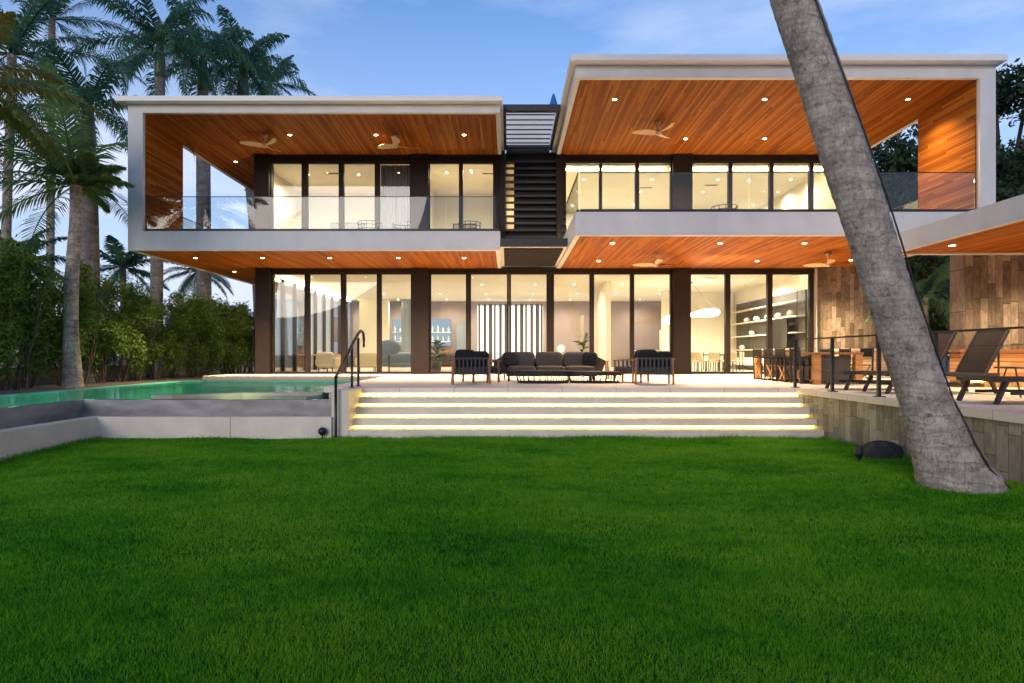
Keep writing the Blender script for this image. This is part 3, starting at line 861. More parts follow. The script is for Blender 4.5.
# ------------------------------------------------------------------ ceiling lights (each a thing with its own lamp)
def make_downlight(name, zc, lampm, power, ang, scale=1.0, lc=(1.0, 0.74, 0.42)):
    scale *= 0.85
    o = thing(name, 'x', 'ceiling light', (0, 0, zc))
    b = MB(); b.lathe([(0.10*scale, 0.0), (0.095*scale, -0.006), (0.072*scale, -0.006), (0.07*scale, 0.0)], seg=16)
    b.build('trim_ring', MT['trim'], o)
    b = MB(); b.lathe([(0.070*scale, -0.004), (0.03*scale, -0.011)], seg=14)
    b.build('lamp', lampm, o)
    if power:
        spot('lamp_light', (0, 0, -0.06), power, lc, ang, 0.9, rad=0.06).parent = o
    return o
def place_lights(first, pts, z, labeler, group):
    """pts sorted by the caller"""
    for i, (x, y) in enumerate(pts):
        o = first if i == 0 else copy_tree(first)
        o.location = (x, y, z)
        o['group'] = group
        o['label'] = labeler(i)
WARM = (1.0, 0.74, 0.42)
P_UL, P_UP, P_LO = 150, 400, 900
d = make_downlight('downlight', Z2, MT['lamp'], P_UL, 120)
place_lights(d, [(-10.8, 25.4), (-7.6, 22.3), (-4.6, 22.3), (-1.53, 22.3)], Z2-0.031,
    lambda i: ORD[i]+' lit downlight from the left in the cedar ceiling of the upper left balcony', 'downlights in the upper left balcony ceiling')
d = make_downlight('downlight', Z2, MT['lamp'], P_UP, 120)
place_lights(d, [(3.2, 19.2), (7.7, 19.2), (12.0, 19.2)], Z2-0.031,
    lambda i: ORD[i]+' downlight from the left, front row of the upper right cedar ceiling', 'downlights in the upper right balcony ceiling')
d = make_downlight('downlight', Z2, MT['lamp'], P_UP, 120)
place_lights(d, [(6.3, 22.7), (9.1, 22.7), (12.2, 22.9)], Z2-0.031,
    lambda i: ORD[i]+' downlight from the left, rear row of the upper right cedar ceiling', 'downlights in the upper right balcony ceiling')
d = make_downlight('downlight', Z1, MT['lamp'], P_LO, 120)
place_lights(d, [(-10.7, 21.9), (-8.4, 21.9), (-6.1, 21.9), (-3.75, 21.9), (-1.5, 21.9)], Z1-0.031,
    lambda i: ORD[i]+' downlight from the left in the low cedar ceiling under the left balcony', 'downlights under the left balcony')
d = make_downlight('downlight', Z1, MT['lamp'], 40, 120)
place_lights(d, [(-10.9, 25.5)], Z1-0.031, lambda i: 'lit downlight in the low cedar ceiling left of the house corner column', 'downlights under the left balcony')
d = make_downlight('downlight', Z1, MT['lamp'], P_LO, 120)
place_lights(d, [(3.1, 19.0), (6.3, 19.0), (8.8, 19.0)], Z1-0.031,
    lambda i: ORD[i]+' lit downlight from the left in the front row under the right balcony', 'downlights under the right balcony')
d = make_downlight('downlight', Z1, MT['lamp'], P_LO, 120)
place_lights(d, [(3.2, 22.6), (8.8, 22.6), (12.0, 22.4)], Z1-0.031,
    lambda i: ORD[i]+' lit downlight from the left in the rear row under the right balcony', 'downlights under the right balcony')
d = make_downlight('downlight', PZ, MT['lamp'], 300, 130)
place_lights(d, [(9.2, 13.26)], PZ-0.031, lambda i: 'lit downlight in the low cedar ceiling of the pavilion', 'downlights in the pavilion ceiling')
d2 = copy_tree(d); d2.location = (11.6, 13.0, PZ-0.031); d2['label'] = 'lit downlight in the pavilion ceiling close to its stone wall'
d2 = copy_tree(d); d2.location = (10.2, 10.2, PZ-0.031); d2['label'] = 'lit pavilion downlight over the front sun lounger'

di = make_downlight('downlight', 4, MT['lamp_int'], 760, 165, 0.9, (1.0, 0.82, 0.57))
rows = [('front', 29.4, (318, 367, 430, 482, 535, 574, 622, 650)), ('middle', 33.8, (384, 440, 486, 533, 577, 616, 660)), ('rear', 37.2, (359, 398, 447, 489, 530, 570, 640))]
def dim(o, p):
    for ch_ in o.children:
        if ch_.type == 'LIGHT':
            ch_.data = ch_.data.copy(); ch_.data.energy = p
first = True
for rn, y, xs_ in rows:
    for i, x in enumerate(xs_):
        o = di if first else copy_tree(di); first = False
        o.location = ((x-508)*y/640, y, 3.968)
        if x < 420: dim(o, 230)
        o['group'] = 'downlights in the living room ceiling'
        o['label'] = '%s small downlight from the left, %s row of the living room ceiling' % (ORD[i], rn)
for i, x in enumerate((708, 752, 790)):
    o = copy_tree(di); o.location = ((x-508)*27.5/640, 27.5, 3.968); dim(o, 1250); o['group'] = 'downlights in the dining room ceiling'
    o['label'] = '%s small lit downlight from the left in the dining room ceiling' % ORD[i]
for i, (x, y) in enumerate(((308, 26.4), (358.5, 26.4), (446.6, 26.1), (471, 25.8))):
    o = copy_tree(di); o.location = ((x-508)*y/640, y, 8.168); dim(o, 270); o['group'] = 'downlights in the upper left rooms'
    o['label'] = '%s small lit downlight from the left in the ceiling of the upper left rooms' % ORD[i]
for rn, y, xs_ in (('front', 27.1, (584, 652, 718, 791)), ('middle', 29.2, (579, 641, 703, 778)), ('rear', 31.7, (572, 633, 753, 800))):
    for i, x in enumerate(xs_):
        o = copy_tree(di); o.location = ((x-508)*y/640, y, 8.168); dim(o, 195); o['group'] = 'downlights in the upper right room'
        o['label'] = '%s small lit downlight from the left in the %s row of the upper right room' % (ORD[i], rn)

d2 = make_downlight('downlight', 8, MT['lamp_int'], 160, 150, 0.9)
d2.location = (0.6, 25.8, 8.168); d2['label'] = 'small lit downlight inside the stair hall behind the louvre screen'; d2['group'] = 'downlight in the stair hall'
# added spots without fixtures just above the balcony floors, brightening the cedar ceilings
for x, z, p in ((-9.3, 4.72, 60), (-3.35, 4.72, 60), (6.6, 4.8, 160), (2.2, 4.8, 60), (11.5, 4.8, 110)):
    spot('ceiling_fill_light', (x, YF-0.6, z), p, (1.0, 0.70, 0.38), 150, 1.0, rot=(PI-R(18), 0, 0), rad=0.08, parent=house)
fl = thing('added_floor_light', 'added round spot in the terrace, brightening the cedar ceiling before the right column', 'added floor light', (7.3, 22.2, 0.001))  # added source, no such fixture known; makes the bright patch on the low ceiling
b = MB(); b.lathe([(0.09, 0), (0.09, 0.008), (0.07, 0.008), (0.065, 0.004)], seg=16); b.build('trim_ring', MT['bronze'], fl)
b = MB(); b.lathe([(0.06, 0.003), (0.03, 0.006)], seg=14); b.build('lamp', MT['lamp'], fl)
spot('ceiling_fill_light', (7.3, 22.2, 0.06), 700, (1.0, 0.80, 0.50), 38, 1.0, rot=(PI, 0, 0), rad=0.05, parent=fl)

# ------------------------------------------------------------------ ceiling fans
def make_fan():
    f = thing('ceiling_fan', 'x', 'fan')
    b = MB(); b.lathe([(0.09, 0), (0.09, -0.05), (0.022, -0.10), (0.022, -0.30), (0.08, -0.31), (0.10, -0.36), (0.07, -0.44), (0.02, -0.46)], seg=16)
    b.build('motor', MT['trim'], f, smooth=True)
    for k in range(3):
        b = MB(); a = 2*PI*k/3
        n = 7; ring = []
        for i in range(n+1):
            t = i/n; r = 0.06+0.76*t
            w = 0.055+0.072*math.sin(PI*min(1, t*0.9+0.12)); tw = R(22-8*t); sw = 0.07*math.sin(PI*t)
            c, s_ = math.cos(a), math.sin(a)
            zz = -0.38+0.05*t
            ring.append([(r*c-(q*w+sw)*s_, r*s_+(q*w+sw)*c, zz+q*w*math.tan(tw)) for q in (-1, 1)])
        for i in range(n):
            p, q = ring[i], ring[i+1]
            for dz in (0.008, -0.008):
                pts = [(x, y, z+dz) for x, y, z in (p[0], q[0], q[1], p[1])]
                b.quad(*(pts if dz > 0 else pts[::-1]))
            for e in (0, 1):
                b.quad((p[e][0], p[e][1], p[e][2]-0.008), (q[e][0], q[e][1], q[e][2]-0.008), (q[e][0], q[e][1], q[e][2]+0.008), (p[e][0], p[e][1], p[e][2]+0.008))
        e = ring[n]
        b.quad((e[0][0], e[0][1], e[0][2]-0.008), (e[1][0], e[1][1], e[1][2]-0.008), (e[1][0], e[1][1], e[1][2]+0.008), (e[0][0], e[0][1], e[0][2]+0.008))
        b.build('blade', MT['fan_wood'], f)
    return f
fan = make_fan()
for i, (x, y, z, rz, lb) in enumerate((
        (-8.47, 22.3, Z2-0.03, 1.25, 'three blade ceiling fan by the left end of the upper left balcony ceiling'),
        (-3.9, 22.3, Z2-0.03, 0.55, 'three blade ceiling fan at mid length of the upper left balcony ceiling'),
        (4.92, 21.0, Z2-0.03, 0.9, 'three blade wooden ceiling fan under the high upper right cedar ceiling'),
        (4.8, 20.8, Z1-0.03, 0.35, 'ceiling fan under the right balcony, above the outdoor armchairs'),
        (10.4, 20.8, Z1-0.03, 0.1, 'ceiling fan under the right balcony beside the stone pier and leaning palm'))):
    o = fan if i == 0 else copy_tree(fan)
    o.location = (x, y, z); o.rotation_euler.z = rz
    tag(o, lb, None, 'wooden ceiling fans')

# ------------------------------------------------------------------ railings
hr = thing('handrail', 'black metal handrail climbing beside the pale steps', 'handrail', (-3.45, 13.6, ZL))
b = MB()
b.tube([(-3.46, 12.86, -0.92), (-3.46, 12.86, 0.30)], 0.028, 10)
b.build('post', MT['black_metal'], hr, True, True)
for y in (14.15, 14.75):
    b = MB(); b.tube([(-3.45, y, 0.0), (-3.45, y, 0.92 if y < 14.5 else 1.12)], 0.028, 10); b.box(-3.51, -3.39, y-0.06, y+0.06, 0.0125, 0.024)
    b.build('post', MT['black_metal'], hr, True, True)
b = MB()
b.tube([(-3.46, 12.86, 0.28), (-3.455, 13.6, 0.66), (-3.45, 14.6, 1.17), (-3.45, 15.0, 1.30), (-3.45, 15.25, 1.26), (-3.45, 15.32, 1.1), (-3.45, 15.32, 0.92)], 0.032, 10)
b.build('rail', MT['black_metal'], hr, True, True)

gr = thing('terrace_railing', 'black metal post and wire railing along the raised terrace edge', 'railing', (6.45, 10, 0))
for i, y in enumerate((14.4, 12.75, 11.15, 9.68, 7.84, 6.2, 4.6)):
    b = MB(); b.bar((6.46, y, 0.0), (6.46, y, 1.06), 0.055, 0.055); b.box(6.40, 6.54, y-0.07, y+0.07, 0.001, 0.016)
    b.build('post', MT['black_metal'], gr, True)
b = MB(); b.bar((6.46, 3.2, 1.075), (6.46, 14.45, 1.075), 0.05, 0.03)
b.build('top_rail', MT['black_metal'], gr, True)
for z in (0.2, 0.42, 0.64, 0.86):
    b = MB(); b.tube([(6.46, 3.2, z), (6.46, 14.4, z)], 0.0035, 5)
    b.build('wire', MT['black_metal'], gr, True)

# ------------------------------------------------------------------ outdoor lounge
def make_sofa():
    s = thing('sofa', 'long dark grey outdoor sofa with charcoal cushions behind the low tables', 'sofa', (1.2, 18.1, 0))
    b = MB(); b.box(-1.25, 1.25, -0.42, 0.42, 0.14, 0.24); b.box(-1.25, 1.25, 0.36, 0.44, 0.24, 0.62)
    for x in (-1.18, 1.18):
        for y in (-0.36, 0.38): b.box(x-0.03, x+0.03, y-0.03, y+0.03, 0, 0.14)
    b.build('frame', MT['wicker'], s, bevel=0.01)
    for sx_ in (-1, 1):
        b = MB(); b.bar((sx_*1.25, 0.3, 0.24), (sx_*1.42, 0.36, 0.66), 0.06, 0.5)
        b.build('arm', MT['wicker'], s, bevel=0.02)
    for i in range(3):
        b = MB(); b.puff((-0.82+0.82*i, -0.05, 0.33), (0.81, 0.80, 0.2)); b.build('seat_cushion', MT['grey_fabric'], s, smooth=True)
        b = MB(); b.puff((-0.82+0.80*i, 0.28, 0.60), (0.80, 0.2, 0.44), rx=R(-12)); b.build('back_cushion', MT['grey_fabric'], s, smooth=True)
    b = MB(); b.puff((1.12, 0.05, 0.60), (0.42, 0.18, 0.42), rx=R(-20), rz=R(-25)); b.build('throw_pillow', MT['charcoal'], s, smooth=True)
    b = MB(); b.puff((-1.15, 0.05, 0.60), (0.42, 0.18, 0.42), rx=R(-20), rz=R(25)); b.build('throw_pillow', MT['charcoal'], s, smooth=True)
    return s
make_sofa()

def make_table(name, label, loc, rx_, ry_, h):
    t = thing(name, label, 'coffee table', loc, 0, 'low woven coffee tables')
    b = MB(); b.lathe([(0.98, h-0.06), (1.0, h-0.03), (0.97, h), (0.6, h+0.002), (0.02, h+0.003)], seg=28, sx=rx_, sy=ry_)
    b.build('table_top', MT['wicker'], t)
    b = MB()
    for z, r in ((0.02, 0.86), (h-0.08, 0.95)):
        b.tube([(rx_*r*math.cos(2*PI*k/28), ry_*r*math.sin(2*PI*k/28), z) for k in range(28)], 0.02, 6, closed=True)
    for k in range(26):
        a = 2*PI*k/26
        b.tube([(rx_*0.86*math.cos(a), ry_*0.86*math.sin(a), 0.02), (rx_*0.95*math.cos(a), ry_*0.95*math.sin(a), h-0.08)], 0.010, 5)
    b.build('base', MT['wicker'], t)
    return t
make_table('coffee_table', 'low dark woven coffee table under the left half of the sofa front', (0.92, 16.75, 0), 0.76, 0.5, 0.33)
make_table('coffee_table', 'low dark woven coffee table between the sofa and the right armchairs', (2.28, 16.9, 0), 0.74, 0.5, 0.30)

def make_armchair():
    """seen from behind in the photograph: slatted back, wooden arms and legs, cushions"""
    c = thing('armchair', 'x', 'armchair', (0, 0, 0), 0, 'outdoor armchairs with slatted backs')
    for sx_ in (-1, 1):
        for sy_, zt in ((-1, 0.66), (1, 0.58)):
            b = MB(); b.bar((sx_*0.46, sy_*0.36, 0.0), (sx_*0.44, sy_*0.34, zt), 0.05, 0.05)
            b.build('leg', MT['teak'], c)
        b = MB(); b.bar((sx_*0.45, -0.40, 0.64), (sx_*0.45, 0.40, 0.58), 0.07, 0.035)
        b.build('arm', MT['teak'], c)
    b = MB(); b.box(-0.43, 0.43, -0.34, 0.36, 0.24, 0.30)
    b.build('seat_frame', MT['alu_dark'], c)
    b = MB()
    b.box(-0.44, 0.44, -0.37, -0.33, 0.62, 0.67)
    b.box(-0.44, 0.44, -0.36, -0.33, 0.26, 0.30)
    for i in range(9):
        x = -0.40+i*0.1
        b.box(x-0.022, x+0.022, -0.36, -0.34, 0.30, 0.62)
    for sx_ in (-1, 1):
        for i in range(5):
            y = -0.24+i*0.12
            b.box(sx_*0.44-0.012, sx_*0.44+0.012, y-0.018, y+0.018, 0.29, 0.60)
    b.build('slatted_back', MT['alu_dark'], c)
    b = MB(); b.puff((0, 0.04, 0.36), (0.84, 0.74, 0.16)); b.build('seat_cushion', MT['grey_fabric'], c, smooth=True)
    b = MB(); b.puff((-0.16, -0.22, 0.64), (0.50, 0.17, 0.46), rx=R(14)); b.build('back_cushion', MT['charcoal'], c, smooth=True)
    b = MB(); b.puff((0.24, -0.20, 0.62), (0.40, 0.16, 0.42), rx=R(20), rz=R(12)); b.build('back_cushion', MT['charcoal'], c, smooth=True)
    return c
ac = make_armchair()
for i, (x, y, rz, lb) in enumerate((
        (-0.95, 16.25, 0.12, 'slat backed armchair with dark cushions, back to the lawn, left of the sofa'),
        (-0.75, 17.55, -1.2, 'slat backed armchair half hidden behind the left armchair, beside the sofa'),
        (3.65, 16.15, -0.10, 'slat backed armchair with dark cushions, back to the lawn, before the right column'),
        (3.35, 17.35, 1.15, 'slat backed armchair turned side on, half hidden behind the right armchair'))):
    o = ac if i == 0 else copy_tree(ac)
    o.location = (x, y, 0); o.rotation_euler.z = rz; o['label'] = lb

def make_side_table(loc, label):
    t = thing('side_table', label, 'side table', loc, 0, 'small teak side tables')
    b = MB(); b.box(-0.25, 0.25, -0.25, 0.25, 0.52, 0.56); b.build('table_top', MT['teak_bright'], t)
    for x in (-1, 1):
        for y in (-1, 1):
            b = MB(); b.bar((x*0.25, y*0.2, 0), (x*0.2, y*0.2, 0.52), 0.045, 0.045); b.build('leg', MT['teak'], t)
    return t
make_side_table((2.75, 19.2, 0), 'small teak side table at the right end of the sofa')
make_side_table((-0.35, 19.4, 0), 'small teak side table behind the left armchairs')

# ------------------------------------------------------------------ outdoor dining set
dt = thing('dining_table', 'long dark outdoor dining table with golden teak slab legs beside the canvas chairs', 'table', (8.25, 17.9, 0))
b = MB(); b.box(-0.62, 0.62, -1.95, 1.95, 0.74, 0.80); b.build('table_top', MT['teak'], dt, bevel=0.008)
for y in (-1.86, 1.86):
    for x in (-0.52, 0.52):
        b = MB(); b.box(x-0.09, x+0.09, y-0.06, y+0.06, 0, 0.74); b.build('leg', MT['teak_bright'], dt)
b = MB(); b.box(-0.36, 0.36, -1.78, 1.78, 0.06, 0.70); b.build('panel', MT['int_dark'], dt)  # added solid box, stands in for the dark chairs beyond the legs

def make_director():
    """canvas chair facing +X"""
    c = thing('directors_chair', 'x', 'chair', (0, 0, 0), 0, 'canvas directors chairs at the outdoor dining table')
    for x in (-0.22, 0.22):
        b = MB()
        b.bar((x, -0.27, 0.0), (x, 0.25, 0.47), 0.028, 0.022); b.bar((x+0.02, 0.27, 0.0), (x+0.02, -0.25, 0.47), 0.028, 0.022)
        b.build('cross_legs', MT['teak_bright'], c)
    for y in (-0.28, 0.28):
        b = MB(); b.bar((-0.24, y, 0.0), (-0.27, y, 0.92), 0.035, 0.03); b.build('back_post', MT['alu_dark'], c)
        b = MB(); b.bar((0.24, y, 0.0), (0.24, y, 0.64), 0.035, 0.03); b.build('front_post', MT['alu_dark'], c)
        b = MB(); b.box(-0.27, 0.27, y-0.03, y+0.03, 0.64, 0.665); b.build('arm', MT['alu_dark'], c)
        b = MB(); b.box(-0.25, 0.25, y-0.015, y+0.015, 0.0, 0.03); b.build('foot_rail', MT['alu_dark'], c)
    b = MB(); b.box(-0.23, 0.23, -0.27, 0.27, 0.455, 0.475); b.build('seat', MT['charcoal'], c)
    b = MB(); b.box(-0.285, -0.265, -0.285, 0.285, 0.68, 0.90); b.build('backrest', MT['charcoal'], c)
    return c
dc = make_director()
for i, y in enumerate((16.45, 17.35, 18.15, 18.95)):
    o = dc if i == 0 else copy_tree(dc)
    o.location = (7.64, y, 0)
    o['label'] = ('dark canvas chair nearest the lawn on the left side of the dining table', 'second dark canvas chair from the lawn on the left side of the dining table',
                  'third dark canvas chair from the lawn on the left side of the dining table', 'dark canvas chair on the left side of the dining table, farthest from the lawn')[i]
for i, y in enumerate((16.7, 17.8, 18.9)):
    o = copy_tree(dc); o.location = (9.1, y, 0); o.rotation_euler.z = PI
    o['label'] = ('dark canvas chair at the right side of the dining table, nearest the lawn', 'dark canvas chair at the middle of the right side of the dining table', 'dark canvas chair at the far end of the right side of the dining table')[i]

# outdoor kitchen counter
k = thing('outdoor_counter', 'pale slatted wooden outdoor kitchen counter before the stone pier', 'counter', (12.0, 21.2, 0))
b = MB(); b.box(-0.95, 1.6, -0.45, 0.45, 0.08, 0.88); b.build('slatted_front', MT['slat_pale'], k)
b = MB(); b.box(-1.0, 1.65, -0.5, 0.5, 0.882, 0.94); b.build('worktop', MT['pale_stone'], k)
b = MB()
for i in range(9): b.box(0.35, 0.62, -0.462, -0.451, 0.18+i*0.075, 0.215+i*0.075)
b.build('vent', MT['int_dark'], k)
# low slatted bench along the pavilion wall with glowing base
bn = thing('slatted_bench', 'low red brown slatted bench wall with a glowing base behind the sun loungers', 'bench', (12.5, 14.0, 0))
b = MB(); b.box(-2.6, 8, 0.0, 0.35, 0.16, 0.80); b.build('slatted_front', MT['slat_wood'], bn)
b = MB(); b.box(-2.65, 8, -0.05, 0.352, 0.802, 0.85); b.build('seat', MT['teak'], bn)
b = MB(); b.box(-2.5, 8, 0.06, 0.08, 0.145, 0.155); b.build('led_strip', mat_emit('bench_led', (1.0, 0.62, 0.22), 40), bn)

# ------------------------------------------------------------------ sun loungers (head to the right)
def make_lounger():
    l = thing('sun_lounger', 'x', 'sun lounger', (0, 0, 0), 0, 'dark sling sun loungers on the raised terrace')
    L0, LH, W = 0.0, 1.85, 0.78
    b = MB()
    for y in (0, W):
        b.bar((L0-0.02, y, 0.36), (LH+0.25, y, 0.36), 0.05, 0.06)
    b.bar((L0, 0, 0.36), (L0, W, 0.36), 0.05, 0.06); b.bar((LH+0.22, 0, 0.36), (LH+0.22, W, 0.36), 0.05, 0.05)
    b.bar((0.25, 0.03, 0.16), (LH, 0.03, 0.16), 0.03, 0.05); b.bar((0.25, W-0.03, 0.16), (LH, W-0.03, 0.16), 0.03, 0.05)
    b.build('frame', MT['alu_dark'], l)
    for x0, x1 in ((0.02, 0.16), (LH+0.2, LH+0.06)):
        for y in (0, W):
            b = MB(); b.bar((x1-0.26*(1 if x0 < 1 else -1)*0.6, y, 0.0), (x1, y, 0.34), 0.065, 0.05); b.build('leg', MT['alu_dark'], l)
    b = MB(); b.box(0.03, LH, 0.03, W-0.03, 0.375, 0.392); b.build('seat_sling', MT['sling'], l)
    a = R(62); ln = 0.92
    ex, ez = LH+ln*math.cos(a), 0.38+ln*math.sin(a)
    b = MB()
    for y in (0.0, W): b.bar((LH, y, 0.38), (ex, y, ez), 0.045, 0.045)
    b.bar((ex, 0, ez), (ex, W, ez), 0.045, 0.045)
    bf = b.build('back_frame', MT['alu_dark'], l)
    b = MB(); b.bar((LH+0.01, W/2, 0.395), (ex, W/2, ez), W-0.05, 0.018); b.build('back_sling', MT['sling'], l)
    for y in (0.04, W-0.04):
        b = MB(); b.bar((LH+0.28, y, 0.36), (LH+0.28, y, 0.84), 0.025, 0.025)
        b.build('prop', MT['alu_dark'], l)
    return l
lg = make_lounger()
for i, (x, y, rz, lb) in enumerate((
        (7.1, 12.0, 0.0, 'sun lounger with raised back in the middle of the row, partly behind the trunk'),
        (6.95, 13.2, 0.0, 'sun lounger farthest from the lawn, its raised back beside the palm trunk'),
        (7.2, 9.45, 0.0, 'nearest dark sling sun lounger, running out of the picture at the right'))):
    o = lg if i == 0 else copy_tree(lg)
    o.location = (x, y, 0); o.rotation_euler.z = rz; o['label'] = lb
t = thing('round_table', 'small dark round table with thin splayed legs right of the sun loungers', 'side table', (8.75, 11.1, 0))
b = MB(); b.lathe([(0.26, 0.50), (0.27, 0.515), (0.26, 0.53), (0.02, 0.531)], seg=24); b.build('table_top', MT['alu_dark'], t)
for kx in range(3):
    a = 2*PI*kx/3+0.4
    b = MB(); b.tube([(0.22*math.cos(a), 0.22*math.sin(a), 0), (0.08*math.cos(a), 0.08*math.sin(a), 0.5)], 0.012, 6); b.build('leg', MT['alu_dark'], t)

# ------------------------------------------------------------------ small garden things
o = thing('ball_light', 'small round black garden light at the foot of the low white wall', 'garden light', (-3.72, 12.82, -0.80))
b = MB(); b.lathe([(0.01, -0.085), (0.05, -0.07), (0.08, -0.03), (0.085, 0.0), (0.08, 0.03), (0.05, 0.07), (0.01, 0.085)], seg=18); b.build('housing', MT['black_metal'], o, smooth=True)
b = MB(); b.tube([(0, 0, -0.16), (0, 0, -0.07)], 0.015, 8); b.build('stake', MT['black_metal'], o)
o = thing('spotlight', 'small black stake spotlight standing in the lawn before the dark rock', 'garden light', (5.40, 9.85, -0.95))
b = MB(); b.tube([(0, 0, 0), (0, 0, 0.12)], 0.012, 8); b.build('stake', MT['black_metal'], o)
b = MB(); b.tube([(-0.005, -0.03, 0.10), (0.0, 0.0, 0.14), (0.02, 0.04, 0.27)], [0.035, 0.06, 0.06], 14); b.build('housing', MT['black_metal'], o)
b = MB()
n_s, n_r = 26, 12
rr = random.Random(3)
for i in range(n_r+1):
    ph = -0.25+(PI/2+0.25)*i/n_r
    for j in range(n_s):
        th = 2*PI*j/n_s
        q = 1+0.07*math.sin(3*th+1)*math.cos(ph)+0.05*math.sin(5*th+2*ph)+rr.uniform(-.015, .015)
        b.v.append((0.36*q*math.cos(ph)*math.cos(th), 0.26*q*math.cos(ph)*math.sin(th), 0.27*q*math.sin(ph)))
for i in range(n_r):
    for j in range(n_s):
        l = (j+1) % n_s
        b.f.append((i*n_s+j, i*n_s+l, (i+1)*n_s+l, (i+1)*n_s+j))
o = b.build('rock', MT['rock'], smooth=True); o.location = (6.1, 10.45, -0.95)
tag(o, 'dark rounded rock lying on the lawn against the stone wall beside the palm', 'rock')

# roof parasol
o = thing('parasol', 'closed blue parasol standing on the roof between the two wings', 'parasol', (1.95, 27.4, 10.75))
b = MB(); b.tube([(0, 0, 0), (0, 0, 1.05)], 0.025, 8); b.build('pole', MT['black_metal'], o)
b = MB(); b.lathe([(0.30, 0.12), (0.27, 0.2), (0.16, 0.75), (0.05, 1.12), (0.01, 1.18)], seg=12); b.build('canopy', MT['blue_cloth'], o, smooth=True)

# ------------------------------------------------------------------ balcony wire chairs
def make_wire_chair():
    c = thing('wire_chair', 'x', 'chair', (0, 0, 0), 0, 'wire lounge chairs on the balconies')
    b = MB()
    N = 18
    def ringp(r, z, a0, a1, n, dy=0): return [(r*math.cos(a0+(a1-a0)*i/n), r*math.sin(a0+(a1-a0)*i/n)+dy, z) for i in range(n+1)]
    for z, r in ((0.40, 0.34), (0.52, 0.37), (0.64, 0.39), (0.76, 0.40)):
        b.tube(ringp(r, z, R(150), R(390), N), 0.013, 5)
    for i in range(9):
        a = R(150+30*i)
        b.tube([(0.34*math.cos(a), 0.34*math.sin(a), 0.40), (0.40*math.cos(a), 0.40*math.sin(a), 0.76)], 0.011, 5)
    b.build('wire_back', MT['black_metal'], c)
    b = MB(); b.lathe([(0.33, 0.36), (0.35, 0.39), (0.32, 0.43), (0.02, 0.435)], seg=20); b.build('seat', MT['charcoal'], c)
    for kx in range(4):
        a = PI/4+kx*PI/2
        b = MB(); b.tube([(0.34*math.cos(a), 0.34*math.sin(a), 0), (0.24*math.cos(a), 0.24*math.sin(a), 0.37)], 0.014, 6); b.build('leg', MT['black_metal'], c)
    return c
wc = make_wire_chair()
for i, (x, y, z, rz, lb) in enumerate((
        (-4.9, 22.6, 4.64, 0.5, 'wire lounge chair on the left balcony left of the curtained window'),
        (-3.7, 22.7, 4.64, 2.6, 'wire lounge chair on the left balcony in front of the grey curtain'),
        (-1.35, 22.7, 4.64, -0.4, 'wire lounge chair on the left balcony near the louvre screen'),
        (6.9, 20.4, 4.68, 0.3, 'wire lounge chair on the right balcony beside the dark column'))):
    o = wc if i == 0 else copy_tree(wc)
    o.location = (x, y, z); o.rotation_euler.z = rz; o['label'] = lb

# ------------------------------------------------------------------ inside the ground floor
def ipx(x, y): return (x-508)*y/640
# bar wall with lit shelves and bottles
bs = thing('bar_shelf', 'pale lit bar shelves with rows of bottles on the back wall', 'shelf', (ipx(421, 38), 38.2, 0))
b = MB(); b.box(-1.75, 1.75, 0.25, 0.3, 1.3, 2.9); b.build('back_panel', mat_emit('bar_backlight', (0.62, 0.78, 0.9), 0.30), bs)
for z in (1.55, 2.1):
    b = MB(); b.box(-1.75, 1.75, -0.05, 0.25, z-0.03, z); b.build('shelf', MT['ceramic'], bs)
b = MB(); b.box(-1.9, 1.9, -0.4, 0.2, 0.0, 1.05); b.build('cabinet', MT['teak'], bs)
def make_bottle():
    b = MB(); b.lathe([(0.05, 0), (0.052, 0.2), (0.02, 0.28), (0.018, 0.36)], seg=8)
    return b.build('bottle', MT['bottle'])
bt = make_bottle(); first = True
for z, nm in ((1.55, 'lower'), (2.1, 'upper')):
    for i in range(11):
        o = bt if first else bt.copy()
        if not first: col.objects.link(o)
        first = False
        o.location = (ipx(421, 38)-1.6+i*0.32, 38.2+0.08, z+0.001); o.scale = (1.3, 1.3, 0.8+0.35*((i*5+3) % 4)/3)
        tag(o, '%s glass bottle from the left on the %s lit bar shelf' % (ORD[i], nm), 'bottle', 'bottles on the bar shelves')

def make_int_chair():
    c = thing('dining_chair', 'x', 'chair', (0, 0, 0), 0, 'chairs at the indoor dining table')
    b = MB(); b.box(-0.24, 0.24, -0.24, 0.24, 0.42, 0.48); b.build('seat', MT['cream_fabric'], c, bevel=0.015)
    b = MB(); b.box(-0.24, 0.24, -0.27, -0.22, 0.50, 0.86); b.build('backrest', MT['cream_fabric'], c, bevel=0.015)
    for x in (-1, 1):
        for y in (-1, 1):
            b = MB(); b.bar((x*0.22, y*0.22, 0), (x*0.21, y*0.21, 0.42 if y > 0 else 0.86), 0.035, 0.035); b.build('leg', MT['int_dark'], c)
    return c
it = thing('indoor_table', 'dark indoor dining table under the glowing ring chandelier', 'table', (8.35, 28.6, 0.004))
b = MB(); b.box(-1.5, 1.5, -0.55, 0.55, 0.70, 0.76); b.build('table_top', MT['int_dark'], it)
for x in (-1.2, 1.2):
    for y in (-0.4, 0.4):
        b = MB(); b.bar((x, y, 0), (x, y, 0.7), 0.09, 0.09); b.build('leg', MT['int_dark'], it)
ic = make_int_chair()
n_ = 0
for side, y, rz in (('near', 27.75, 0.0), ('far', 29.45, PI)):
    for i, x in enumerate((7.35, 8.1, 8.85, 9.6)):
        o = ic if n_ == 0 else copy_tree(ic); n_ += 1
        o.location = (x, y, 0.004); o.rotation_euler.z = rz
        o['label'] = '%s cream dining chair from the left on the %s side of the indoor dining table' % (ORD[i], side)
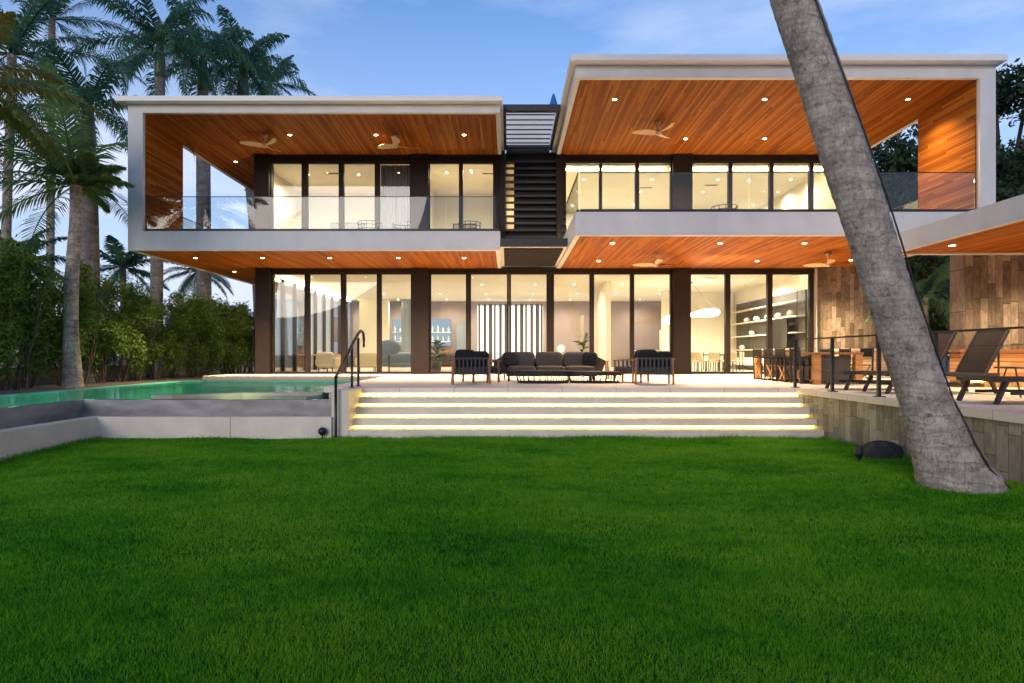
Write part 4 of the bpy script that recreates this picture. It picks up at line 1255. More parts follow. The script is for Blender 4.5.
for i, (x, rz) in enumerate(((6.55, -PI/2), (10.2, PI/2))):
    o = copy_tree(ic); o.location = (x, 28.6, 0.004); o.rotation_euler.z = rz
    o['label'] = 'cream dining chair at the %s end of the indoor dining table' % ('left', 'right')[i]
ch = thing('chandelier', 'glowing white cloud ring chandelier above the indoor dining table', 'chandelier', (8.1, 28.4, 3.968))
b = MB()
pts = [(1.2*math.cos(2*PI*k/36), 0.7*math.sin(2*PI*k/36), -1.5+0.12*math.sin(4*PI*k/36)+0.2*math.cos(2*PI*k/36)) for k in range(36)]
b.tube(pts, 0.085, 8, closed=True); b.build('light_ring', MT['ring'], ch, smooth=True)
b = MB()
for k in (0, 12, 24): b.tube([(0, 0, 0), pts[k]], 0.006, 5)
b.lathe([(0.1, 0), (0.1, -0.04)], seg=12); b.build('hanger', MT['int_dark'], ch)
# wall unit along the dining room's right wall
sh = thing('wall_unit', 'dark dining room wall unit with pale lit shelves and a switched off screen', 'shelf unit', (px(812), 28.5, 0.004))
b = MB(); b.box(-0.02, 0.03, -3.4, 4.2, 0.0, 3.3); b.build('back_panel', MT['int_dark'], sh)
b = MB()
for z in (0.95, 1.6, 2.25, 2.85):
    b.box(-0.36, -0.021, -3.4, 4.2, z, z+0.045)
b.build('shelf', MT['int_wall'], sh)
b = MB()
for y in (-3.4, -0.9, 1.6, 4.2): b.box(-0.36, -0.34, y-0.012, y+0.012, 0.0, 3.3)
b.build('upright', MT['black_metal'], sh)
b = MB(); b.box(-0.40, -0.365, -2.6, -0.95, 1.02, 2.2); b.build('screen', MT['screen'], sh)
b = MB(); b.box(-0.45, -0.021, -3.4, 4.2, 0.25, 0.6); b.build('cabinet', MT['int_wall'], sh)
vs_ = None
for i, (y, z) in enumerate(((26.0, 2.296), (27.2, 2.296), (28.3, 2.296), (29.6, 2.296), (30.8, 2.296), (30.2, 1.65), (31.4, 0.998))):
    if vs_ is None:
        b = MB(); b.lathe([(0.05, 0), (0.13, 0.05), (0.15, 0.12), (0.09, 0.2), (0.06, 0.22)], seg=14)
        vs_ = b.build('bowl', MT['ceramic'], smooth=True); o = vs_
    else:
        o = vs_.copy(); col.objects.link(o)
    o.location = (px(812)-0.19, y, z+0.004)
    tag(o, ('%s pale bowl from the garden side on the upper wall unit shelf' % ORD[i]) if i < 5 else ('pale bowl on the middle wall unit shelf', 'pale bowl on the lowest wall unit shelf')[i-5], 'bowl', 'pale bowls on the wall unit')
# living room seating
def lounge_chair(name, label, loc, rz, mat, w=0.85):
    c = thing(name, label, 'armchair', loc, rz)
    b = MB(); b.puff((0, 0, 0.30), (w, 0.8, 0.26)); b.build('seat', mat, c, smooth=True)
    b = MB(); b.puff((0, 0.34, 0.58), (w, 0.2, 0.55), rx=R(-10)); b.build('backrest', mat, c, smooth=True)
    for x in (-1, 1):
        b = MB(); b.puff((x*w/2, 0, 0.42), (0.16, 0.75, 0.34)); b.build('arm', mat, c, smooth=True)
    for x in (-1, 1):
        for y in (-1, 1):
            b = MB(); b.bar((x*w*0.4, y*0.32, 0), (x*w*0.4, y*0.32, 0.2), 0.04); b.build('leg', MT['int_dark'], c)
    return c
lounge_chair('lounge_chair', 'cream upholstered lounge chair behind the glass left of the handrail', (ipx(330, 27.2), 27.2, 0.004), PI*0.9, MT['cream_fabric'])
lounge_chair('lounge_chair', 'cream upholstered lounge chair behind the glass at the top of the handrail', (ipx(367, 28.5), 28.5, 0.004), PI*1.1, MT['cream_fabric'])
ls = lounge_chair('indoor_sofa', 'wide slate blue sofa inside, left of the second ground floor column', (ipx(398, 30.5), 30.5, 0.004), PI, MT['blue_int'], 2.2)
lounge_chair('indoor_sofa', 'wide grey sofa inside, in front of the bar wall cabinet', (ipx(452, 31.5), 31.5, 0.004), PI, MT['grey_fabric'], 2.4)
o = thing('egg_chair', 'rounded slate blue high shell chair just inside the glass', 'armchair', (ipx(389, 26.6), 26.6, 0.004))
b = MB(); b.lathe([(0.04, 0.72), (0.3, 0.75), (0.46, 0.9), (0.47, 1.05), (0.4, 1.22), (0.25, 1.32), (0.02, 1.36)], seg=22, sy=0.8); b.build('shell', MT['blue_int'], o, smooth=True)
b = MB(); b.tube([(0, 0, 0.03), (0, 0, 0.74)], 0.03, 8); b.lathe([(0.28, 0), (0.28, 0.02), (0.05, 0.05)], seg=18); b.build('stand', MT['black_metal'], o)
ct = thing('desk', 'pale wooden table inside the left corner of the living room', 'table', (ipx(318, 29), 29.0, 0.004))
b = MB(); b.box(-1.0, 1.0, -0.4, 0.4, 0.70, 0.76); b.build('table_top', MT['teak_bright'], ct)
for x in (-0.9, 0.9):
    b = MB(); b.box(x-0.04, x+0.04, -0.36, 0.36, 0, 0.7); b.build('leg', MT['cream_fabric'], ct)
pa = thing('wall_art', 'tall framed picture on the pale wall inside, left of the bar', 'picture', (ipx(338, 36.9), 36.95, 2.2))
b = MB(); b.box(-0.28, 0.28, 0, 0.04, -0.7, 0.7); b.build('frame', MT['int_dark'], pa)
b = MB(); b.box(-0.24, 0.24, -0.006, -0.002, -0.66, 0.66); b.build('canvas', MT['cream_fabric'], pa)
pa = thing('wall_art', 'narrow framed picture on the white partition wall behind the outdoor side table', 'picture', (3.53, 30.5, 2.0))
b = MB(); b.box(-0.03, 0.019, -0.5, 0.5, -0.6, 0.6); b.build('frame', MT['tan_stone'], pa)
lm = thing('table_lamp', 'white globe table lamp glowing on the cabinet behind the outdoor sofa', 'lamp', (ipx(561, 34), 34, 0.004))
b = MB(); b.box(-0.7, 0.7, -0.25, 0.25, 0, 0.75); b.build('cabinet', MT['int_dark'], lm)
b = MB(); b.lathe([(0.05, 0.75), (0.06, 0.88), (0.17, 0.93), (0.23, 1.08), (0.15, 1.24), (0.03, 1.28)], seg=18); b.build('lamp_shade', mat_emit('lamp_globe', (1, 0.85, 0.6), 0.75), lm, smooth=True)
kt = thing('kitchen_island', 'pale kitchen island with dark hood panel behind the right armchairs', 'kitchen island', (ipx(655, 37), 37.0, 0.004))
b = MB(); b.box(-1.2, 0.2, -0.4, 0.4, 0, 0.95); b.build('cabinet', MT['int_dark'], kt)
b = MB(); b.box(-1.25, 0.25, -0.45, 0.45, 0.952, 1.0); b.build('worktop', MT['ceramic'], kt)
b = MB(); b.box(0.45, 1.1, 0.3, 0.9, 0.0, 2.2); b.build('tall_unit', MT['ceramic'], kt)

def plant(label, loc, h, seed):
    o = thing('potted_plant', label, 'plant', loc)
    b = MB(); b.lathe([(0.16, 0), (0.2, 0.02), (0.24, 0.45), (0.21, 0.46), (0.2, 0.40), (0.02, 0.40)], seg=18); b.build('pot', MT['int_dark'], o, smooth=True)
    r = random.Random(seed); b = MB()
    for i in range(34):
        a = r.uniform(0, 6.28); l = r.uniform(0.3, 0.6); z0 = 0.4+r.uniform(0.1, h*0.8); u = r.uniform(0.1, 0.9)
        c, s = math.cos(a), math.sin(a)
        b.quad((0, 0, z0), (l*0.5*c-0.09*s, l*0.5*s+0.09*c, z0+l*u*0.8), (l*c, l*s, z0+l*u*0.7), (l*0.5*c+0.09*s, l*0.5*s-0.09*c, z0+l*u*0.8))
    b.tube([(0, 0, 0.38), (0.02, 0, 0.4+h*0.8)], [0.02, 0.008], 6)
    b.build('leaves', PLANT, o)
    return o
PLANT = mat_leaf('indoor_leaves', (0.02, 0.06, 0.015), (0.06, 0.13, 0.03), 0.4, 0.2, 3)
plant('leafy potted plant inside the glass right of the first wide column', (ipx(436, 26.5), 26.5, 0.004), 0.9, 1)
plant('tall potted plant inside near the white partition wall', (ipx(583, 31.5), 31.5, 0.004), 1.6, 2)
plant('potted plant in the far left corner of the living room', (ipx(300, 33), 33.0, 0.004), 1.3, 3)
for i, (x, y, w, h, mt) in enumerate(((-2.0, 29.56, 1.1, 0.8, 'tan_stone'), (-7.4, 29.56, 1.6, 0.9, 'bluegrey_panel'), (5.2, 32.56, 1.4, 0.8, 'tan_stone'))):
    pa = thing('wall_art', ('framed tan picture on the wall of the upper room beside the louvre screen', 'wide blue grey picture on the wall of the upper left corner room', 'framed tan picture on the back wall of the upper right room')[i], 'picture', (x, y, 6.4))
    b = MB(); b.box(-w/2, w/2, 0, 0.04, -h/2, h/2); b.build('frame', MT['int_dark'], pa)
    b = MB(); b.box(-w/2+0.05, w/2-0.05, -0.006, -0.002, -h/2+0.05, h/2-0.05); b.build('canvas', MT[mt], pa)
rg = thing('rug', 'large mauve rug on the living room floor behind the outdoor sofa', 'rug', (ipx(480, 29.5), 29.5, 0.006))
b = MB(); b.box(-2.6, 2.6, -1.6, 1.6, 0, 0.012); b.build('pile', MT['int_mauve'], rg)
tbl = thing('low_table', 'round dark low table on the living room rug', 'table', (ipx(486, 29.3), 29.3, 0.02))
b = MB(); b.lathe([(0.55, 0.36), (0.57, 0.38), (0.55, 0.40), (0.02, 0.401)], seg=24); b.build('table_top', MT['int_dark'], tbl)
b = MB(); b.lathe([(0.28, 0), (0.1, 0.05), (0.1, 0.35), (0.2, 0.36)], seg=16); b.build('base', MT['int_dark'], tbl)
lounge_chair('lounge_chair', 'mauve grey lounge chair inside behind the left end of the outdoor sofa', (ipx(515, 30.6), 30.6, 0.004), -0.5, MT['grey_fabric'])
# air vents in the ceilings
def vent(label, x, y, z):
    o = thing('air_vent', label, 'vent', (x, y, z), 0, 'ceiling air vents')
    b = MB(); b.box(-0.3, 0.3, -0.1, 0.1, -0.012, 0); b.build('frame', MT['int_wall'], o)
    b = MB()
    for i in range(4): b.box(-0.26, 0.26, -0.075+i*0.045, -0.05+i*0.045, -0.016, -0.0125)
    b.build('grille', MT['int_dark'], o)
vent('slim dark air vent in the upper left room ceiling, above the left balcony fan', ipx(332, 26.2), 26.2, 8.168)
vent('slim dark air vent in the ceiling of the upper room next to the louvre screen', ipx(489, 26.2), 26.2, 8.168)
vent('slim dark air vent in the upper right room ceiling, left of the wide column', ipx(646, 28.4), 28.4, 8.168)
vent('slim dark air vent in the upper right room ceiling, right of the wide column', ipx(711, 28.0), 28.0, 8.168)
vent('slim dark air vent in the dining room ceiling above the ring chandelier', ipx(711, 26.8), 26.8, 3.968)
# ------------------------------------------------------------------ trees and plants
def mat_trunk(name, base, dark, ring=9.0, along='Z'):
    m, nt, out = new_mat(name)
    oc = ocoord(nt)
    w = node(nt, 'ShaderNodeTexWave', wave_type='BANDS', bands_direction='Z', wave_profile='SAW')
    w.inputs['Scale'].default_value = ring/6.2832*2; w.inputs['Distortion'].default_value = 4.5; w.inputs['Detail'].default_value = 5; w.inputs['Detail Scale'].default_value = 1.0
    nt.links.new(oc, w.inputs['Vector'])
    f = noise(nt, scale_vec(nt, oc, (1, 1, 1.3)), 3.2, 8, 0.68)
    fine = noise(nt, scale_vec(nt, oc, (2.0, 2.0, 0.8)), 13, 7, 0.72)
    blot = noise(nt, scale_vec(nt, oc, (1, 1, 1.8)), 3.2, 5, 0.6)
    t = math_n(nt, 'ADD', math_n(nt, 'MULTIPLY', f, 0.62), math_n(nt, 'MULTIPLY', fine, 0.38))
    c = ramp(nt, t, [(0.36, dark), (0.48, tuple(a*0.45+b_*0.55 for a, b_ in zip(base, dark))), (0.60, base), (0.75, tuple(a*1.2 for a in base))])
    rl = math_n(nt, 'POWER', w.outputs['Fac'], 9.0)
    c = mixrgb(nt, math_n(nt, 'MULTIPLY', rl, math_n(nt, 'MULTIPLY', f, 0.8)), c, tuple(x*0.35 for x in dark))
    vo = node(nt, 'ShaderNodeTexVoronoi', feature='DISTANCE_TO_EDGE'); vo.inputs['Scale'].default_value = 7.0
    wv_ = node(nt, 'ShaderNodeVectorMath', operation='ADD'); nt.links.new(scale_vec(nt, oc, (1.6, 1.6, 0.55)), wv_.inputs[0])
    nz_ = node(nt, 'ShaderNodeTexNoise'); nz_.inputs['Scale'].default_value = 4.0; nz_.inputs['Detail'].default_value = 5; nt.links.new(oc, nz_.inputs['Vector'])
    sv_ = node(nt, 'ShaderNodeVectorMath', operation='SCALE'); sv_.inputs['Scale'].default_value = 0.35; nt.links.new(nz_.outputs['Color'], sv_.inputs[0])
    nt.links.new(sv_.outputs[0], wv_.inputs[1]); nt.links.new(wv_.outputs[0], vo.inputs['Vector'])
    crack = math_n(nt, 'MULTIPLY', math_n(nt, 'LESS_THAN', vo.outputs['Distance'], 0.022), math_n(nt, 'GREATER_THAN', blot, 0.47))
    c = mixrgb(nt, math_n(nt, 'MULTIPLY', crack, 0.55), c, tuple(x*0.35 for x in dark))
    w2 = node(nt, 'ShaderNodeTexWave', wave_type='BANDS', bands_direction='Z', wave_profile='SIN')
    w2.inputs['Scale'].default_value = ring*0.85; w2.inputs['Distortion'].default_value = 5.0; w2.inputs['Detail'].default_value = 4; w2.inputs['Detail Scale'].default_value = 1.2
    nt.links.new(oc, w2.inputs['Vector'])
    c = mixrgb(nt, math_n(nt, 'MULTIPLY', math_n(nt, 'POWER', w2.outputs['Fac'], 4.0), 0.08), c, dark)
    bl = node(nt, 'ShaderNodeMapRange'); bl.inputs['From Min'].default_value = 0.64; bl.inputs['From Max'].default_value = 0.72
    nt.links.new(blot, bl.inputs['Value'])
    c = mixrgb(nt, math_n(nt, 'MULTIPLY', bl.outputs['Result'], 0.7), c, tuple(x*0.3 for x in dark))
    h = math_n(nt, 'ADD', math_n(nt, 'SUBTRACT', math_n(nt, 'MULTIPLY', w2.outputs['Fac'], -0.22), math_n(nt, 'ADD', rl, crack)), math_n(nt, 'ADD', math_n(nt, 'MULTIPLY', fine, 0.7), math_n(nt, 'MULTIPLY', f, 0.8)))
    pbsdf(nt, out, c, 0.85, 0, bump(nt, h, 0.75, 0.03), 0.2)
    return m
MT['trunk'] = mat_trunk('palm_trunk_bark', (0.56, 0.47, 0.38), (0.17, 0.135, 0.105), 5)
MT['trunk_royal'] = mat_trunk('royal_palm_bark', (0.30, 0.27, 0.25), (0.14, 0.125, 0.115), 3)
MT['crownshaft'] = mat_plain('green_crownshaft', (0.06, 0.10, 0.03), 0.45, var=0.2, scale=3, bmp=0, stretch=(4, 4, 1))
MT['frond'] = mat_leaf('palm_frond', (0.038, 0.11, 0.065), (0.13, 0.25, 0.12), 0.45, 0.45, 0.6)
MT['frond_l'] = mat_leaf('pale_palm_frond', (0.07, 0.16, 0.05), (0.21, 0.32, 0.09), 0.45, 0.5, 0.6)
MT['frond_y'] = mat_leaf('palm_frond_yellowing', (0.09, 0.12, 0.015), (0.25, 0.22, 0.04), 0.5, 0.3, 0.6)
MT['hedge'] = mat_leaf('hedge_leaves', (0.045, 0.11, 0.018), (0.19, 0.28, 0.045), 0.5, 0.3, 0.7)
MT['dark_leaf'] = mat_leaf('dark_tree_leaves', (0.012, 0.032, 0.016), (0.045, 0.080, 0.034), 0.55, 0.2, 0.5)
MT['stem'] = mat_plain('brown_stems', (0.07, 0.05, 0.035), 0.9, var=0.3, scale=8, bmp=0.3)

def trunk_mesh(name, pts, rad, mat, parent=None, seg=28, ringz=None, wob=0.0, seed=1):
    rr = random.Random(seed)
    # resample the centre line smoothly
    P = [Vector(p) for p in pts]
    out, orr = [], []
    for i in range(len(P)-1):
        p0 = P[max(i-1, 0)]; p1 = P[i]; p2 = P[i+1]; p3 = P[min(i+2, len(P)-1)]
        n = max(2, int((p2-p1).length/0.055))
        for k in range(n):
            t = k/n
            q = 0.5*((2*p1)+(-p0+p2)*t+(2*p0-5*p1+4*p2-p3)*t*t+(-p0+3*p1-3*p2+p3)*t*t*t)
            out.append(q); orr.append(rad[i]*(1-t)+rad[i+1]*t)
    out.append(P[-1]); orr.append(rad[-1])
    V = []; N = len(out)
    for i, p in enumerate(out):
        d = (out[min(i+1, N-1)]-out[max(i-1, 0)]).normalized()
        a = d.cross(Vector((0, 1, 0))).normalized(); b_ = d.cross(a).normalized()
        ring = 1+(0.012 if i % 3 == 0 else -0.008)*(1 if wob else 0)+rr.uniform(-1, 1)*0.006
        for k in range(seg):
            t = 2*PI*k/seg
            q = ring*(1+wob*(math.sin(2*t+i*0.11)+0.7*math.sin(3*t-i*0.07+1)+0.5*math.sin(i*0.19)))
            V.append(p+(a*math.cos(t)+b_*math.sin(t))*orr[i]*q)
    F = []
    for i in range(N-1):
        for k in range(seg):
            l = (k+1) % seg
            F.append((i*seg+k, i*seg+l, (i+1)*seg+l, (i+1)*seg+k))
    return np_mesh(name, [tuple(v) for v in V], F, mat, parent, True)

def frond_arrays(length, droop, n=58, leaf=0.75, hang=0.5, plum=0.25, seed=0, lift=0.6, lw=0.045):
    """one feather frond growing along +X from the origin, returns verts and tris"""
    r = np.random.default_rng(seed)
    V = []; F = []
    ang = lift; p = np.array([0.0, 0.0, 0.0]); pts = []; dirs = []
    for i in range(n+1):
        d = np.array([math.cos(ang), 0, math.sin(ang)])
        pts.append(p.copy()); dirs.append(d)
        p = p+d*length/n
        ang -= droop/n*(0.5+1.0*i/n)
    pts = np.array(pts)
    # rachis as a thin 3-sided tube
    for i in range(n):
        w0 = 0.035*(1-i/n)+0.006; w1 = 0.035*(1-(i+1)/n)+0.006
        b0 = len(V)
        V += [pts[i]+[0, w0, 0], pts[i]+[0, -w0, 0], pts[i]+[0, 0, w0], pts[i+1]+[0, w1, 0], pts[i+1]+[0, -w1, 0], pts[i+1]+[0, 0, w1]]
        for a, c in ((0, 1), (1, 2), (2, 0)):
            F += [(b0+a, b0+c, b0+3+c), (b0+a, b0+3+c, b0+3+a)]
    for i in range(4, n+1):
        t = i/n
        L = leaf*(math.sin(PI*min(1, 0.16+t*0.86)))**0.7*r.uniform(0.8, 1.1)
        for s in (-1, 1):
            for q in range(1):
                d = dirs[min(i, n)]
                out_ = np.array([0, s, 0])*0.85+d*(0.45+0.35*t)+np.array([0, 0, r.uniform(-plum, plum*1.4)])
                out_ /= np.linalg.norm(out_)
                dn = np.array([0, 0, -1.0])
                m = pts[i]+out_*L*0.5
                o2 = out_*(1-hang)+dn*hang*r.uniform(0.7, 1.3); o2 /= np.linalg.norm(o2)
                e = m+o2*L*0.5
                wv = d*lw+np.array([0, 0, 0.008]); wm = wv*0.85
                b0 = len(V)
                V += [pts[i]-wv*0.6, pts[i]+wv*0.6, m-wm, m+wm, e]
                F += [(b0, b0+1, b0+3), (b0, b0+3, b0+2), (b0+2, b0+3, b0+4)]
    return np.array(V), np.array(F)

def crown_arrays(nf, length, seed, leaf=0.75, hang=0.5, plum=0.25, lo=-0.75, hi=1.25, droop=(0.9, 1.6), short_east=1.0, lw=0.042):
    r = np.random.default_rng(seed)
    VV, FF, off = [], [], 0
    for k in range(nf):
        t = (k+0.5)/nf
        lift = hi+(lo-hi)*t+r.uniform(-0.12, 0.12)
        ln = length*r.uniform(0.85, 1.1)*(0.8+0.25*math.sin(PI*t))
        lf = 1.0
        if math.cos(k*2.39996) > 0.1: ln *= short_east; lf = 0.35+0.65*short_east
        V, F = frond_arrays(ln, r.uniform(*droop), 58, leaf*lf*r.uniform(0.85, 1.1), hang, plum, seed*100+k, lift, lw)
        az = k*2.39996+r.uniform(-0.2, 0.2); tw = r.uniform(-0.35, 0.35)
        c, s = math.cos(tw), math.sin(tw)
        V = np.stack([V[:, 0], V[:, 1]*c-V[:, 2]*s*0, V[:, 2]+V[:, 1]*s*0.6], 1)
        c, s = math.cos(az), math.sin(az)
        V = np.stack([V[:, 0]*c-V[:, 1]*s+0.1*c, V[:, 0]*s+V[:, 1]*c+0.1*s, V[:, 2]], 1)
        VV.append(V); FF.append(F+off); off += len(V)
    return np.concatenate(VV), np.concatenate(FF)

def wpt(x, y, D): return ((x-508)*D/640, D, EYE+(355-y)*D/640)
def palm(label, base, top, r0, r1, nf, length, seed, kind='coconut', group='palms left of the house', leaf=0.75, bend=0.0, mat=None, short_east=1.0, hi=1.35, lo=-0.65, droop=(0.8, 1.5)):
    o = thing('palm_tree', label, 'palm tree', base, 0, group)
    T = Vector(top)-Vector(base)
    pts = [(0, 0, -0.15), (T.x*0.12+bend, T.y*0.2, T.z*0.25), (T.x*0.4+bend, T.y*0.5, T.z*0.55), (T.x*0.8, T.y*0.85, T.z*0.82), (T.x, T.y, T.z)]
    if kind == 'royal':
        rad = [r0*1.25, r0*1.05, r0, r0*0.95, r1]
    else:
        rad = [r0*1.5, r0*1.0, r0*0.9, r1, r1]
    trunk_mesh('trunk', pts, rad, MT['trunk_royal' if kind == 'royal' else 'trunk'], o, 18, seed=seed)
    zt = T.z
    if kind == 'royal':
        b = MB(); b.lathe([(r1*1.0, 0), (r1*1.18, 0.25), (r1*0.95, 1.1), (r1*0.5, 1.9)], (T.x, T.y, T.z-0.02), 14); b.build('crownshaft', MT['crownshaft'], o, smooth=True)
        zt += 1.5
        V, F = crown_arrays(nf, length, seed, leaf*1.15, 0.62, 0.3, -0.5, 1.2, (1.2, 2.0))
    else:
        V, F = crown_arrays(nf, length, seed, leaf, 0.42, 0.15, lo, hi, droop, short_east, 0.034)
    V = V+np.array([T.x, T.y, zt])
    np_mesh('crown', V, F, mat or MT['frond'], o)
    return o

GZ = -0.22
def gbase(x, D): return ((x-508)*D/640, D, GZ)
palm('coconut palm with ringed grey trunk at the far edge of the pool', gbase(73, 18.6), wpt(76, 186, 18.8), 0.20, 0.16, 26, 4.4, 11, 'coconut', leaf=0.9, bend=-0.08, short_east=0.30, mat=MT['frond_l'], hi=1.5, lo=-0.25, droop=(0.7, 1.35))
palm('tall royal palm with smooth pale trunk just right of the ringed coconut palm', gbase(91, 22.5), wpt(88, 150, 22.5), 0.30, 0.22, 16, 4.2, 12, 'royal')
palm('tall royal palm whose trunk stands between the coconut palm and the house', gbase(156, 27), wpt(160, 78, 27), 0.24, 0.19, 19, 4.2, 13, 'royal')
palm('royal palm whose trunk shows through the side opening of the left balcony', gbase(204, 31), wpt(203, 92, 31), 0.33, 0.24, 16, 4.0, 14, 'royal')
palm('royal palm with drooping crown right above the left roof corner', gbase(262, 33), wpt(243, 96, 33), 0.30, 0.26, 17, 3.6, 15, 'royal')
palm('coconut palm with yellowing fronds at the left edge of the picture', gbase(-34, 15), wpt(-46, 90, 14.5), 0.20, 0.15, 20, 2.9, 16, 'coconut', mat=MT['frond_y'])
palm('tall palm at the left edge behind the yellowing coconut palm', gbase(4, 24), wpt(12, 55, 24), 0.17, 0.15, 18, 4.6, 17, 'coconut')
palm('distant palm whose crown shows behind the left royal palms', gbase(50, 34), wpt(52, 20, 34), 0.2, 0.16, 17, 5.0, 18, 'coconut')
palm('distant small palm rising just over the left roof beside the drooping crown', gbase(285, 44), wpt(270, 84, 44), 0.2, 0.16, 16, 3.0, 19, 'coconut')
palm('small palm with arching fronds behind the hedge right of the royal palm trunks', gbase(124, 30), wpt(123, 268, 30), 0.16, 0.13, 18, 2.6, 20, 'coconut', 'small palms behind the hedge', leaf=0.6)
palm('small palm with arching fronds behind the hedge at the left edge', gbase(22, 27), wpt(20, 262, 27), 0.16, 0.13, 18, 2.6, 21, 'coconut', 'small palms behind the hedge', leaf=0.6)
palm('small palm behind the hedge beside the house corner', gbase(205, 36), wpt(198, 272, 36), 0.16, 0.13, 18, 2.6, 22, 'coconut', 'small palms behind the hedge', leaf=0.6)

# leaf clouds
def leaf_cloud(n, centers, radii, lsize, seed, shell=0.35, asp=0.45):
    r = np.random.default_rng(seed)
    C = np.array(centers); Rd = np.array(radii)
    vol = Rd.prod(1)**(1/1.5); k = r.choice(len(C), n, p=vol/vol.sum())
    u = r.normal(size=(n, 3)); u /= np.linalg.norm(u, axis=1)[:, None]
    rad = (shell+(1-shell)*r.random(n))**0.7*(1+0.16*np.sin(u[:, 0]*7+k)+0.14*np.sin(u[:, 2]*9+2*k))
    P = C[k]+u*Rd[k]*rad[:, None]
    d = r.normal(size=(n, 3)); d[:, 2] -= 0.4; d /= np.linalg.norm(d, axis=1)[:, None]
    w = np.cross(d, r.normal(size=(n, 3))); w /= np.linalg.norm(w, axis=1)[:, None]
    L = lsize*r.uniform(0.6, 1.3, n)[:, None]
    V = np.stack([P-d*L*0.5, P+w*L*asp*0.5, P+d*L*0.5, P-w*L*asp*0.5], 1).reshape(-1, 3)
    F = np.arange(4*n).reshape(-1, 4)
    return V, F

# hedge of tall shrubs with bare stems at the bottom
def make_shrub(seed, h):
    r = random.Random(seed)
    s = thing('shrub', 'x', 'shrub', (0, 0, 0), 0, 'tall hedge shrubs behind the pool')
    b = MB()
    tips = []
    for i in range(6):
        a = r.uniform(0, 2*PI); q = r.uniform(0.05, 0.35)
        p0 = (q*math.cos(a)*0.5, q*math.sin(a)*0.5, -0.05)
        p1 = (q*1.6*math.cos(a), q*1.6*math.sin(a), h*0.35); p2 = (q*2.2*math.cos(a+0.3), q*2.2*math.sin(a+0.3), h*0.8)
        b.tube([p0, p1, p2], [0.035, 0.025, 0.01], 6)
        tips.append(p2)
    b.build('stems', MT['stem'], s)
    cs, rs = [], []
    for i in range(14):
        t = r.uniform(0.24, 0.96)
        cs.append((r.uniform(-0.55, 0.55), r.uniform(-0.5, 0.5), h*t)); rs.append((r.uniform(0.35, 0.6), r.uniform(0.35, 0.6), r.uniform(0.35, 0.65)*(1.25-0.4*t)))
    V, F = leaf_cloud(7500, cs, rs, 0.17, seed, 0.15, 0.24)
    np_mesh('foliage', V, F, MT['hedge'], s)
    return s
protos = [make_shrub(31, 3.5), make_shrub(32, 3.9), make_shrub(33, 3.2)]
used = [False]*3
rs_ = random.Random(5)
n_h = 18
for i in range(n_h):
    y = 16.2+i*1.08
    k = i % 3
    o = protos[k] if not used[k] else copy_tree(protos[k]); used[k] = True
    o.location = (-13.7+rs_.uniform(-0.25, 0.25), y, GZ); o.rotation_euler.z = rs_.uniform(0, 6.28)
    s_ = rs_.uniform(0.85, 1.08); o.scale = (s_*1.1, s_*1.1, s_)
    o['label'] = '%s tall bushy shrub in the hedge, counted from the left edge towards the house' % ORD[i]
gw = MB(); gw.box(-15.4, -15.1, 5, 60, -1.0, 0.34)
o = gw.build('garden_wall', MT['beige_wall'])
tag(o, 'low beige boundary wall showing between the stems of the hedge', 'wall')

# broadleaf trees right of and behind the house
def tree(label, base, h, rad, seed, nleaf, ls, group='trees behind the house', flat=1.0, mat=None):
    r = random.Random(seed)
    t = thing('tree', label, 'tree', base, 0, group)
    trunk_mesh('trunk', [(0, 0, -0.2), (0.1, 0, h*0.22), (0.0, 0.1, h*0.42), (0.1, 0, h*0.62)], [rad*0.07, rad*0.05, rad*0.03, rad*0.006], MT['stem'], t, 10, seed=seed)
    cs, rs = [], []
    lb = MB()
    for i in range(52):
        a = r.uniform(0, 2*PI); q = rad*math.sqrt(r.random())*0.85; z = h*r.uniform(0.35, 0.97)
        env = math.sin(PI*min(1, max(0.05, (z/h-0.2)/0.95)))**0.5
        cs.append((q*env*math.cos(a), q*env*math.sin(a), z)); s = r.uniform(0.18, 0.34)*rad
        rs.append((s*1.2, s*1.2, s*0.8*flat))
        lb.tube([(0, 0, z*0.55), (q*env*math.cos(a)*0.6, q*env*math.sin(a)*0.6, z*0.85), cs[-1]], [rad*0.03, rad*0.02, rad*0.006], 5)
    lb.build('branches', MT['stem'], t)
    V, F = leaf_cloud(nleaf, cs, rs, ls, seed, 0.15, 0.5)
    np_mesh('crown', V, F, mat or MT['dark_leaf'], t)
    return t
def tb(x, D, z=-1.0): return ((x-508)*D/640, D, z)
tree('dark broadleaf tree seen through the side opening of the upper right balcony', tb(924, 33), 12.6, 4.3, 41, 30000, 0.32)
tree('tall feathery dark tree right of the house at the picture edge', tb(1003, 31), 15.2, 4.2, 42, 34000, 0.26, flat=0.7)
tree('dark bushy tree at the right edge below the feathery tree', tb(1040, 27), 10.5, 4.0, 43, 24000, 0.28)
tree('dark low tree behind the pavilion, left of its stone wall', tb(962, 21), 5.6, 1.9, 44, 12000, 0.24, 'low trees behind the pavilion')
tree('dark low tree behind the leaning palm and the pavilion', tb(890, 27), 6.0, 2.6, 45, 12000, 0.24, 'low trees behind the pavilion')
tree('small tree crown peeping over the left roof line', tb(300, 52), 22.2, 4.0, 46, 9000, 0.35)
o = palm('small palm with lit stalks in the dark gap left of the pavilion wall', ((925-508)*17.5/640, 17.5, 0.0), ((925-508)*17.5/640, 17.5, 2.3), 0.10, 0.08, 13, 1.7, 47, 'coconut', 'small palms by the pavilion', leaf=0.5)
spot('garden_uplight', ((915-508)*17/640, 16.8, 0.2), 70, (1.0, 0.7, 0.35), 90, 0.8, rot=(PI, 0, 0.0), rad=0.05, parent=o)

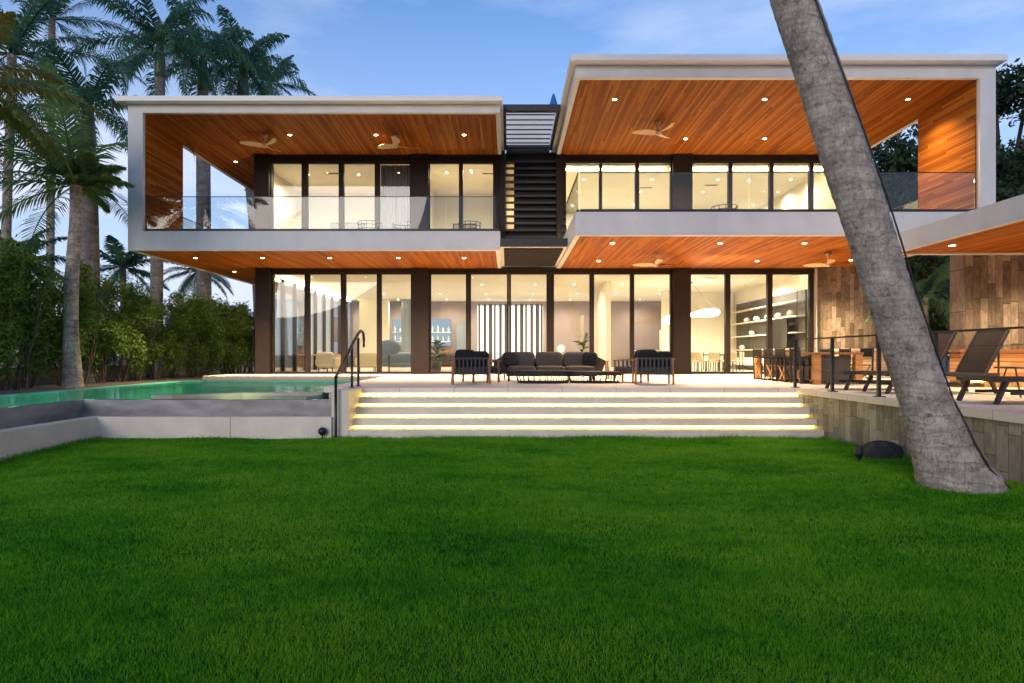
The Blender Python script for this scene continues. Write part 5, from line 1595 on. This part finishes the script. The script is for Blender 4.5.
# ------------------------------------------------------------------ the leaning palm in the foreground
DP = 7.9
prof = [(498, 961, 92), (486, 958.5, 83), (464, 948.5, 67), (430, 936, 55), (397, 923, 47.5), (300, 891, 45.6), (220, 866, 46.5), (151, 843, 46.4), (77, 819.3, 46), (0, 793, 44), (-60, 774, 42)]
bx, bz = (961-508)*DP/640, EYE+(355-492)*DP/640
lp = thing('palm_tree', 'big leaning palm trunk with a black cable in the right foreground lawn', 'palm tree', (bx, DP, bz), 0, 'leaning palm')
pts, rad = [], []
for (y, x, w_) in prof:
    pts.append(((x-508)*DP/640-bx, 0, EYE+(355-y)*DP/640-bz)); rad.append(w_/2*DP/640*0.93)
pts += [(pts[-1][0]-0.75, 0.1, pts[-1][2]+1.9), (pts[-1][0]-1.1, 0.2, pts[-1][2]+3.9)]
rad += [0.23, 0.19]
trunk_mesh('trunk', pts, rad, MT['trunk'], lp, 44, wob=0.012, seed=9)
V, F = crown_arrays(20, 3.6, 61, 0.8, 0.5, 0.2, -0.4, 1.3, (0.8, 1.3))
np_mesh('crown', V+np.array(pts[-1]), F, MT['frond'], lp)
# cable stapled along the right-hand front of the trunk
cpts = []
for (p, r_) in zip(pts[:11], rad[:11]):
    pass
cab = [(493, 1000), (484, 990), (464, 968), (440, 956.5), (420, 951), (397, 944.5), (350, 928.5), (300, 912), (250, 896.5), (200, 879), (150, 858), (100, 838.5), (77, 829), (40, 815), (0, 801), (-60, 780)]
C = []
for (y, x) in cab:
    # find centre and radius at that height
    for (ya, xa, wa), (yb, xb, wb) in zip(prof, prof[1:]):
        if yb <= y <= ya:
            t = (ya-y)/(ya-yb); xc = xa+(xb-xa)*t; ww = wa+(wb-wa)*t
            break
    dx = (x-xc)/(ww/2)
    dx = max(-0.9, min(0.9, dx))
    rr_ = ww/2*DP/640*1.01+0.012
    C.append((((xc+dx*ww/2*1.03)-508)*DP/640, DP-rr_*math.sqrt(max(0.02, 1-dx*dx)), EYE+(355-y)*DP/640))
b = MB(); b.tube(C, 0.011, 7)
o = b.build('cable', MT['black_metal'], smooth=True)
tag(o, 'black cable running up the leaning palm trunk', 'cable')
